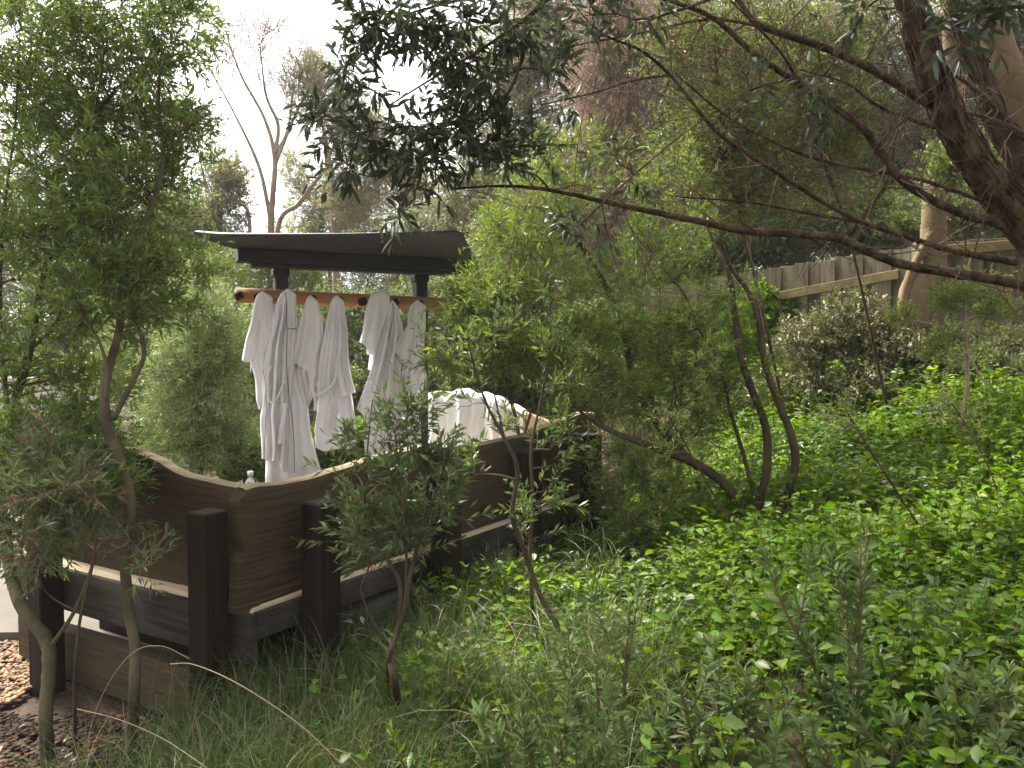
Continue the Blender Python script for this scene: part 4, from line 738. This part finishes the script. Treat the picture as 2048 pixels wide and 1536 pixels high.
# ---- overhead dark tree on the right
DK = dict(bark='bark_dark', twig='twig_brown', tr=.0012)
plant('shaggy_tree', 'massive dark shaggy-barked trunk at upper right with long branches sweeping left', 'tree',
 [[wg(2.6,3.0,.11),(2280,700,3.0,80),(2170,590,3.0,74),(2070,470,3.0,68),(1985,370,3.0,62),(1925,280,3.0,58),(1878,190,3.0,54),(1846,90,3.0,51),(1822,0,3.0,50),(1790,-200,3.0,46)],
  [(2250,640,3.1,32.8),(2048,572,3.0,21.3),(1900,545,2.9,19.7),(1810,530,2.85,18.0),(1740,505,2.8,17.2),(1680,478,2.75,16.4),(1600,468,2.7,14.8),(1490,462,2.65,13.9),(1387,440,2.6,13.1),(1240,410,2.55,10.7),(1100,380,2.5,8.2),(1000,372,2.45,5.7),(900,378,2.4,3.3)],
  [(2080,540,3.0,24.6),(2010,455,3.0,19.7),(1930,430,2.95,17.2),(1850,392,2.9,16.4),(1795,352,2.9,16.4),(1758,300,2.9,15.6),(1718,250,2.85,14.8),(1650,203,2.8,13.9),(1570,150,2.75,12.3),(1500,100,2.7,11.5),(1430,38,2.65,9.8),(1350,5,2.6,7.4),(1290,-10,2.6,4.9)],
  [(1860,210,3.0,18.0),(1750,142,2.9,16.4),(1650,96,2.85,14.8),(1560,66,2.8,13.1),(1510,45,2.8,11.5),(1470,-10,2.8,9.0)], [(1530,55,2.8,6.6),(1450,40,2.75,5.7),(1390,42,2.7,4.9),(1300,62,2.6,4.1),(1180,85,2.5,3.3),(1090,102,2.45,2.5)],
  [(2030,525,3.0,14.8),(1900,500,2.9,11.5),(1810,472,2.85,10.7),(1720,442,2.8,9.8),(1640,400,2.75,9.0),(1530,330,2.7,8.2),(1440,270,2.65,7.4),(1385,205,2.6,6.6),(1340,150,2.6,6.6),(1280,100,2.55,5.7),(1200,65,2.5,4.1),(1140,0,2.5,2.5)],
  [(1960,400,3.0,8.2),(1850,362,2.95,7.4),(1750,342,2.9,6.6),(1650,322,2.85,6.6),(1560,290,2.8,5.7),(1450,230,2.75,4.9),(1350,146,2.7,3.3)], [(1870,255,3.0,8.2),(1800,232,2.95,6.6),(1745,205,2.9,5.7),(1690,165,2.9,4.1),(1600,140,2.9,2.5)],
  [(1720,445,2.8,5.7),(1620,427,2.75,4.9),(1500,405,2.7,4.1),(1350,393,2.65,2.5)],[(1600,168,2.77,7.4),(1565,110,2.75,5.7),(1530,70,2.75,4.9),(1460,0,2.75,3.3)],[(1100,380,2.5,4.9),(1070,350,2.5,4.1),(1020,335,2.45,3.3),(950,285,2.4,2.5)],[(1340,150,2.6,4.9),(1270,160,2.55,4.1),(1190,185,2.5,3.3),(1080,210,2.45,2.5)]],
 [('w', -.5, 4.3, 4.3, 1.2, .8, .5, 230), ('w', 1.6, 3.6, 4.4, 1.2, 1.0, .5, 160), ('w', .4, 3.3, 4.2, 1.0, .8, .4, 200), ('w', 1.2, 1.5, 4.0, 1.3, 1.2, .5, 110), ('w', -.6, 2.2, 3.8, 1.2, 1.0, .5, 220), ('w', -1.8, 2.8, 4.0, 1.0, .9, .5, 170), ('w', 0, -.6, 3.4, 1.5, 1.2, .7, 130), ('w', -2.2, -.2, 3.0, 1.2, 1.2, .9, 110), ('w', 2.2, -.5, 3.2, 1.2, 1.2, .8, 110)], side=230, tl=.13, up=.1, rough=.045, sides=14, shag=420, L=.06, ratio=.27, lpt=8, leaf='leaf_olive_dark', tps=6, **DK)  # overhead clumps out of view, added to shade the foreground
plant('shaggy_tree', 'second shaggy grey-brown trunk parallel behind the massive dark one', 'tree', [[wg(3.0,3.6,.09),(2200,520,3.5,58),(2110,400,3.5,54),(2048,325,3.5,48),(2000,250,3.5,42),(1965,160,3.5,36),(1930,70,3.5,30),(1900,-60,3.5,26)],[(2150,350,3.5,14),(2040,270,3.45,12),(1960,185,3.4,9),(1860,120,3.4,5)],[(2150,330,3.4,14),(2048,265,3.35,8),(1930,225,3.3,6),(1840,240,3.3,4)]], [], side=70, tl=.15, up=0, rough=.06, sides=14, shag=300, **{**DK, 'bark': 'bark_brown'})
OL = dict(den=.32, grow=1.15, L=.046, ratio=.27, lpt=7, tl=.11, tps=5, leaf='leaf_olive_dark', hi=1, twig='twig_brown', bark='bark_dark', up=-.1, tr=.0011, spread=.8, droop=.15, wide=.5)
plant('olive_branch', 'dark olive-leaved bough hanging against the white sky at top centre', 'branch', [[(1500,-700,2.2,60),(1290,-300,2.3,26),(1140,-60,2.35,14),(1060,30,2.35,9),(960,100,2.35,6),(860,160,2.3,4),(780,210,2.3,3)],[(1090,0,2.35,8),(1010,-20,2.35,6),(880,10,2.3,5),(780,40,2.3,3),(700,80,2.3,2)],[(1060,60,2.35,7),(1020,180,2.35,6),(940,270,2.35,4),(850,330,2.3,3)]],
 [(1000,40,2.35,100,60,.15,42),(880,40,2.35,80,50,.15,22),(770,50,2.3,70,55,.15,15),(720,110,2.3,40,40,.1,8),(960,140,2.35,70,60,.15,34),(860,120,2.3,50,40,.1,7),(850,235,2.3,70,50,.12,20),(950,250,2.35,70,60,.15,34),(780,260,2.3,60,50,.1,18),(720,270,2.3,40,40,.1,10),(850,330,2.35,80,40,.12,22),(1010,320,2.4,90,50,.15,24),(800,420,2.3,40,30,.1,7),(650,230,2.3,30,60,.1,12),(720,170,2.3,50,50,.1,16),(740,10,2.3,60,30,.1,14),(700,330,2.3,40,40,.1,8),(830,60,2.3,60,60,.1,14),(1100,150,2.4,60,90,.15,20)], **OL)
plant('olive_branch', 'dark olive sprays above the right branches at the top edge', 'branch', [[(1700,-500,2.2,40),(1560,-150,2.4,14),(1450,-20,2.4,8),(1300,40,2.4,4)],[(1560,-150,2.4,10),(1800,-20,2.2,7),(1880,40,2.1,4),(1960,30,2.0,3)]],
 [(1270,40,2.4,60,50,.12,14),(1180,30,2.4,50,60,.12,14),(1900,60,2.0,80,50,.12,12),(1990,20,1.9,60,40,.1,8),(1740,10,2.3,60,30,.1,7),(1650,150,2.5,40,40,.1,5),(1500,180,2.6,50,60,.15,7),(1600,230,2.6,60,60,.15,8),(1160,450,2.5,60,50,.15,10),(1240,330,2.5,60,60,.15,10)], **OL)
# fine green sprays at upper right mid depth
plant('tangled_shrub', 'tangle of thin bare twigs and sparse green sprays behind the sweeping branches', 'shrub', [[wg(2.6,5.4,.012),(1700,480,5.2,5),(1640,300,5.2,5),(1600,120,5.2,3)],[wg(2.0,5.6,.012),(1480,420,5.4,7),(1440,250,5.4,7),(1430,80,5.4,3)],[(1700,470,5.2,10),(1780,350,5.0,7),(1790,200,5.0,4)]],
 [(1420,100,5.4,110,100,.5,110),(1400,280,5.4,110,90,.5,130),(1520,220,5.3,110,110,.5,110),(1480,400,5.3,120,60,.4,90),(1640,300,5.2,110,110,.4,100),(1660,130,5.2,90,90,.4,70),(1750,400,5.1,90,50,.4,30),(1330,90,5.4,70,80,.4,30),(1560,60,5.3,90,60,.4,60),(1700,230,5.1,80,70,.4,70)], den=.75, L=.05, ratio=.17, lpt=8, tl=.24, tps=6, leaf='leaf_mid', leaf2='needle_dead', p2=.12, twig='twig_brown', tr=.0018, up=.3, spread=.9)
plant('orange_leaf', 'single orange dead leaf caught on a branch at right of centre', 'leaf', [[W_(1378,385,2.6),W_(1378,392,2.6)]] if False else [[(1376,380,2.6,1.2),(1379,386,2.6,1.2)]], [(1380,392,2.6,1,1,.002,1)], L=.028, ratio=.4, lpt=1, tl=.004, tps=1, leaf='leaf_orange', hi=1, crownname='blade', trunkname='leaf_stalk')
# ---- foreground saplings
SP = dict(den=.3, grow=1.2, L=.044, ratio=.24, lpt=9, tl=.13, tps=5, leaf='leaf_sapling', hi=0, twig='twig_brown', bark='bark_brown', up=.8, tr=.0012, spread=.6, lup=.6)
plant('sapling', 'slender forked sapling in the grass in front of the right bench wing', 'sapling',
 [[base_g(800,1440,20),(790,1370,2.45,17),(782,1310,2.45,14),(808,1220,2.45,12),(818,1160,2.45,10),(840,1080,2.45,8),(870,990,2.45,5),(900,900,2.45,3)],[base_g(778,1420,12),(776,1330,2.45,10),(795,1260,2.45,10),(800,1170,2.45,9),(760,1090,2.45,6),(730,1000,2.45,5),(735,900,2.45,3),(745,800,2.45,2)],[(812,1200,2.45,7),(812,1080,2.45,5),(800,960,2.45,4),(790,860,2.45,2)],[(776,1290,2.45,6),(740,1230,2.45,4),(720,1180,2.45,2)]],
 [(740,960,2.5,60,60,.15,30),(720,1060,2.5,50,60,.15,26),(800,1010,2.5,60,70,.15,34),(850,940,2.5,60,60,.15,30),(770,880,2.5,50,50,.12,20),(830,1070,2.5,50,50,.15,22),(885,1000,2.5,40,60,.12,20),(700,900,2.5,30,30,.1,7),(740,1130,2.5,40,30,.1,10),(820,830,2.5,40,40,.1,12)], **SP)
plant('sapling', 'taller sapling leaning left over the bench, two thin brown stems', 'sapling',
 [[base_g(1170,1420,16),(1150,1340,2.85,13),(1125,1270,2.9,12),(1080,1190,2.95,11),(1048,1100,3.0,11),(1025,1030,3.0,10),(1035,940,3.0,9),(1010,880,3.0,7),(970,800,3.0,5),(940,700,3.0,3),(930,620,3.0,2)],[base_g(1072,1290,8),(1064,1200,3.1,8),(1060,1100,3.1,8),(1066,1000,3.1,7),(1062,900,3.1,6),(1082,800,3.1,5),(1100,700,3.1,3),(1100,540,3.1,2)],[(1010,880,3.0,4),(985,760,3.0,3),(990,650,3.0,2)]],
 [(930,760,3,50,60,.15,14),(970,680,3,50,60,.15,14),(1020,880,3,40,30,.15,6),(1100,900,3.1,50,40,.15,9),(1050,990,3.1,60,40,.15,14),(1060,1060,3.1,50,40,.12,12),(950,950,3,40,30,.12,6),(1100,760,3.1,50,60,.15,12),(1100,600,3.1,40,60,.15,10),(900,680,3,40,50,.12,9),(1140,860,3.1,40,30,.1,6)], **{**SP, 'leaf2': 'leaf_bright', 'p2': .35})
for (bx, by, path, lab) in [(1790,1160,[(1840,1190,3.3,4),(1885,1200,3.3,6),(1890,1130,3.3,6),(1830,1040,3.3,5),(1740,900,3.4,4),(1680,800,3.5,3)],'thin dark leaning stem crossing the ground cover at right'),(1500,1180,[(1480,1100,3.6,4),(1400,940,3.7,3),(1330,820,3.8,3)],'thin dark stem behind the multi-stemmed tree base'),(2040,1080,[(2000,1000,3.4,4),(1960,900,3.5,3),(1900,800,3.6,3)],'thin dark stem near the right edge above the leafy cover')]:
    q = path[-1]; plant('thin_sapling', lab, 'sapling', [[base_g(bx, by + 60, 6)] + path], [(q[0], q[1] + 30, q[2], 40, 40, .15, 8), ((q[0]+path[-2][0])//2, (q[1]+path[-2][1])//2, q[2], 40, 40, .15, 5)], L=.028, ratio=.22, lpt=7, tl=.12, tps=4, leaf='leaf_mid', bark='bark_dark')

# ---- foreground sage-leaved plants
def sage(label, stems, Lf=.055, dens=1.0, leafn='leaf_sage', grp='grey-green leafy plants in the foreground'):
    tb = Buf(); cb = Buf(); base = None
    ex = []
    for st in stems:
        P, r = pts_of(st)
        for q in range(2):
            i = random.randint(1, len(P) - 2); a = P[i] * .6 + P[i-1] * .4; h = (P[-1] - P[0])[2] * random.uniform(.3, .5); dx = np.array([random.uniform(-.1, .1), random.uniform(-.08, .06), 0]); ex.append((np.array([a, a + dx * .6 + [0, 0, h * .5], a + dx + [0, 0, h]]), np.array([.0025, .002, .001])))
        ex.append((P, r))
    for P, r in ex:
        base = P[0] if base is None else base; tube(tb, P, r, 'stem_red', k=7, sub=6); PR = catmull(P, 14)
        seg = np.linalg.norm(np.diff(PR, axis=0), axis=1); tot = seg.sum(); cl = np.concatenate([[0], np.cumsum(seg)]) / tot
        n = int(tot / .0045 * dens); t = np.sort(rng.uniform(.12, 1, n)); X = np.stack([np.interp(t, cl, PR[:, k]) for k in range(3)], -1)
        T = nrm(np.stack([np.interp(np.minimum(t + .02, 1), cl, PR[:, k]) - np.interp(t - .02, cl, PR[:, k]) for k in range(3)], -1))
        ang = np.arange(n) * 2.4 + rng.uniform(-.4, .4, n); U = nrm(np.cross(T, np.array([.3, 1, .1]))); V_ = np.cross(T, U)
        D = nrm(T * (.55 + rng.normal(0, .25, (n, 1)) + .8 * t[:, None] ** 3) + (np.cos(ang)[:, None] * U + np.sin(ang)[:, None] * V_) * .9)
        sz = Lf * .92 * rng.uniform(.6, 1.2, n) * np.where(t > .93, .65, 1); leaves(cb, X, D, sz, .27, leafn, 1, droop=.12, fold=.2, up=1.2)
    o = thing('leafy_plant', label, 'plant', base, grp); tb.build('stem', o); cb.build('foliage', o); return o
def sstem(bx, by, tx, ty, d, w=9, lean=0): 
    p = W(bx, by, d); g = float(gz(p[0], p[1])); return [('w', p[0], p[1], g - .03, .0035), ((bx*2+tx)/3 + lean, by*.66+ty*.34, d, w), ((bx+2*tx)/3 + lean, by*.33+ty*.67, d, w*.7), (tx, ty, d, w*.3)]
sage('tall upright plant with long grey-green leaves on reddish stems at lower right', [sstem(1715,1500,1722,1090,1.95,9), sstem(1712,1480,1520,1090,1.95,7,-15), sstem(1705,1480,1690,1160,1.95,6)], .055, .75)
sage('bushy grey-green plant at the bottom edge, just right of centre', [sstem(1075,1600,1040,1400,1.75), sstem(1100,1600,1130,1440,1.75), sstem(1030,1600,985,1430,1.75), sstem(1130,1620,1250,1440,1.75), sstem(1060,1620,960,1520,1.75), sstem(1120,1640,1180,1520,1.7)], .052, .9)
sage('taller grey-green plant behind the bottom-centre one, with pointed shoots', [sstem(1180,1500,1120,1290,2.05), sstem(1200,1500,1190,1310,2.05), sstem(1240,1520,1260,1200,2.1), sstem(1270,1540,1210,1330,2.1)], .045, .8)
sage('grey-green plant between the tall one and the bottom-centre clump', [sstem(1400,1560,1350,1330,1.9), sstem(1430,1560,1440,1320,1.9), sstem(1460,1560,1500,1360,1.9), sstem(1380,1580,1290,1420,1.85), sstem(1500,1580,1560,1420,1.85)], .05, .95)
sage('grey-green plant filling the bottom edge right of the tall plant', [sstem(1620,1600,1600,1440,1.75), sstem(1680,1620,1650,1480,1.7), sstem(1820,1600,1860,1420,1.8), sstem(1900,1620,1960,1400,1.8), sstem(1780,1600,1790,1440,1.8), sstem(1560,1620,1520,1500,1.7)], .052, .95)
sage('grey-green plant in the bottom right corner', [sstem(2000,1600,2020,1330,1.8), sstem(1960,1600,1900,1330,1.9), sstem(2060,1620,2080,1400,1.75), sstem(2030,1620,1990,1470,1.7)], .052, .85)
sage('low bright leafy plant growing in the grass at the front centre-left', [sstem(760,1620,720,1480,1.9), sstem(800,1620,840,1500,1.9), sstem(850,1600,870,1470,2.0)], .032, .6, 'leaf_cover')

# ---- ground cover (stuff): ovate leaves on short sprigs over the slope
def sd_line(x, y): return (x - C[0]) * nR[0] + (y - C[1]) * nR[1]
def cover(name, label, cat, n, cond, hgt, Lf, leafn, leaf2=None, box_=(-.6, 5.2, 1.5, 8.5), hi=0, lp=8, ratio=.52):
    b = Buf(); x = rng.uniform(box_[0], box_[1], n); y = rng.uniform(box_[2], box_[3], n); k = cond(x, y); x, y = x[k], y[k]
    vis = (np.abs(x / np.maximum(y, .1)) < .78); x, y = x[vis], y[vis]; n = len(x); P = np.column_stack([x, y, gz(x, y) - .02])
    hm = hgt * (.55 + .45 * np.sin(x * 3.1 + y * 2.3) * np.sin(y * 3.7 - x * 1.3)) + hgt * .3
    Hh = rng.uniform(.35, 1.15, n) * hm; lean = rng.normal(size=(n, 3)) * .25; lean[:, 2] = 1; D = nrm(lean); E = P + D * Hh[:, None]
    twigs(b, P, E, rng.normal(size=(n, 3)) * .01, np.full(n, .0016), np.full(n, .001), leafn, k=3, seg=2)
    z = np.repeat(np.arange(n), lp); K = len(z); t = rng.uniform(.3, 1.0, K); a = rng.uniform(0, 6.28, K)
    Q = P[z] * (1 - t[:, None]) + E[z] * t[:, None]; LD = nrm(np.stack([np.cos(a), np.sin(a), rng.uniform(-.1, .9, K)], -1)); sz = Lf * rng.uniform(.4, 1.35, K)
    pk = rng.uniform(size=K) < (.25 if leaf2 else 0)
    if leaf2: leaves(b, Q[pk], LD[pk], sz[pk], ratio, leaf2, hi, .25, up=1.6, wide=.4)
    leaves(b, Q[~pk], LD[~pk], sz[~pk], ratio, leafn, hi, .25, up=1.6, wide=.4); return tag(b.build(name), label, cat, kind='stuff')
cover('ground_cover', 'bright green broad-leaved ground cover spreading over the slope', 'ground cover', 36000, lambda x, y: (sd_line(x, y) > .2) & (((x - 1.4) ** 2 + (y - 4.25) ** 2) > .06) & ((y > 2.9 - .1 * x) | (x > .9) | (rng.uniform(size=len(x)) < .3)) & (y < 8.2), .34, .045, 'leaf_cover', 'leaf_mid', hi=1, lp=8)
cover('ground_cover', 'narrow-leaved darker herbs growing in patches among the bright ground cover', 'ground cover', 9000, lambda x, y: (sd_line(x, y) > .35) & (np.sin(x * 2.3 + 1) * np.sin(y * 1.9 + x) > .05) & (y < 6.5), .42, .05, 'leaf_sapling', 'leaf_sage', hi=1, lp=8, ratio=.26)
cover('low_undergrowth', 'dark leafy undergrowth in the shade behind the bench and rack', 'ground cover', 9000, lambda x, y: (y > 9.0) | ((x > -.2) & (y > 6.3)), .3, .06, 'leaf_mid', 'leaf_far_dark', box_=(-9, 7, 6.2, 16), lp=7)
# ---- grass (stuff)
def grass(name, label, n, tufts, Lr, dry=.0, wd=.003):
    b = Buf(); tf = np.array([(x, y) for x, y, s in tufts]); sp = np.array([s for *_, s in tufts]); i = rng.integers(0, len(tf), n)
    p = tf[i] + rng.normal(size=(n, 2)) * sp[i][:, None]; P0 = np.column_stack([p, gz(p[:, 0], p[:, 1]) - .01]); L = rng.uniform(*Lr, n)
    a = rng.uniform(0, 6.28, n); hd = np.stack([np.cos(a), np.sin(a)], -1) * rng.uniform(.3, 1.1, n)[:, None]; seg = 7; t = np.linspace(0, 1, seg + 1)
    bend = rng.uniform(.45, 1.0, n)
    hor = (t[None] ** 1.7) * (bend * L)[:, None] * .75; ver = L[:, None] * (t[None] - .62 * bend[:, None] * t[None] ** 2.6)
    X = P0[:, None] + np.concatenate([hd[:, None, :] * hor[..., None], ver[..., None]], -1)
    X[..., 2] = np.maximum(X[..., 2], gz(X[..., 0], X[..., 1]) + .004)
    Sd = nrm(np.column_stack([-hd[:, 1], hd[:, 0], rng.normal(0, .5, n)])); wv = wd * (1 - t ** 2 * .95) * .5
    G = np.stack([X - Sd[:, None] * wv[None, :, None], X + Sd[:, None] * wv[None, :, None]], 2).reshape(n, -1, 3)
    f = np.array([[2*k, 2*k+1, 2*k+3, 2*k+2] for k in range(seg)]); dr = rng.uniform(size=n) < dry
    for msk, m in ((dr, 'grass_dry'), (~dr, 'grass_blade')):
        c = msk.sum()
        if c: b.add(G[msk].reshape(-1, 3), (f[None] + (np.arange(c) * (seg+1) * 2)[:, None, None]).reshape(-1, 4), m, True)
    return tag(b.build(name), label, 'grass', kind='stuff')
tuf = []
for _ in range(70):
    x = random.uniform(-1.3, .5); y = random.uniform(1.75, 3.2)
    if sd_line(x, y) > .12 and not (x > .35 and y < 2.2): tuf.append((x, y, random.uniform(.03, .09)))
for px, py in ((640,1390),(700,1330),(560,1440),(520,1380),(760,1400),(860,1380),(950,1300),(1050,1340),(600,1500),(450,1490),(1180,1250),(900,1450)):
    p = W(px, py, gd(px, py)); tuf.append((p[0], p[1], .06)); tuf.append((p[0] + .05, p[1], .05))
for _ in range(22): tuf.append((random.uniform(-1.25, -.35), random.uniform(2.15, 2.85), random.uniform(.04, .08)))
for _ in range(34):
    q = C + dR * random.uniform(-.1, 1.5) + nR * random.uniform(.14, .5); tuf.append((q[0], q[1], random.uniform(.03, .07)))
grass('long_grass', 'long arching green tussock grass in front of the bench', 17000, tuf, (.22, .68), .12, .0027)
tuf2 = [(random.uniform(-1.7, -.9), random.uniform(1.9, 2.7), random.uniform(.02, .06)) for _ in range(26)]
grass('long_grass', 'thin mixed green and dry grass tufts on the mulch at lower left', 900, tuf2, (.15, .42), .3)
tuf3 = [(random.uniform(.3, 2.6), random.uniform(2.2, 4.2), .05) for _ in range(30)]
grass('long_grass', 'few fine grass tufts poking through the ground cover at right', 900, tuf3, (.15, .4), .25)
n_ = 900; lx = rng.uniform(-2.8, 3.4, n_); ly = rng.uniform(1.9, 5.6, n_); kk = (sd_line(lx, ly) > .1) | ((lx < -1.2) & (ly < 3.2)); lx, ly = lx[kk], ly[kk]
b = Buf(); hh = rng.uniform(.01, .2, len(lx)) * (lx > -.6); a_ = rng.uniform(0, 6.28, len(lx)); leaves(b, np.column_stack([lx, ly, gz(lx, ly) + .01 + hh]), np.stack([np.cos(a_), np.sin(a_), rng.normal(0, .25, len(lx))], -1), rng.uniform(.02, .045, len(lx)), .35, 'leaf_brown', 1, .1, up=2.)
tag(b.build('leaf_litter'), 'scattered brown dead leaves lying in the grass and ground cover', 'leaf litter', kind='stuff')
# few long dry straws
def straw(label, pts):
    b = Buf(); P, r = pts_of(pts); tube(b, P, r, 'grass_dry', k=5, sub=8); tag(b.build('dry_grass_stalk'), label, 'grass stalk', 'long dry grass stalks')
straw('long straight straw-coloured stalk crossing low in front of the corner post', [(690,1536,1.9,2.4),(600,1450,1.95,2.4),(480,1370,2.0,2.4),(390,1330,2.05,2),(340,1328,2.05,2)])
straw('arched pale grass stalk bowing over the lower bench board', [(160,1536,2.2,1.6),(200,1400,2.2,1.6),(260,1310,2.2,1.6),(320,1292,2.2,1.4),(380,1318,2.2,1.8)])
straw('pale stalk lying low at the left front, arched to the right', [(155,1418,2.2,2.4),(240,1440,2.15,1.8),(330,1480,2.1,1.8),(420,1540,2.0,1.8)])

# ---- haze: added box of thin bright air, standing in mostly for lens veil
HZ = True
if HZ:
    hm_ = bpy.data.materials.new('haze_air'); hm_.use_nodes = True; hn = hm_.node_tree; hn.nodes.clear(); ho = hn.nodes.new('ShaderNodeOutputMaterial'); pv = hn.nodes.new('ShaderNodeVolumePrincipled')
    pv.inputs['Color'].default_value = (.96, .98, 1, 1); pv.inputs['Density'].default_value = .0013; pv.inputs['Anisotropy'].default_value = .3; hn.links.new(pv.outputs[0], ho.inputs['Volume'])
    M['haze_air'] = hm_; b = Buf(); zmin = float(GZ.min()) - 1.2
    box(b, (0, 270, (zmin + 16) / 2), (840, 700, 16 - zmin), 'haze_air', bev=.01); tag(fixnormals(b.build('haze')), kind='stuff')
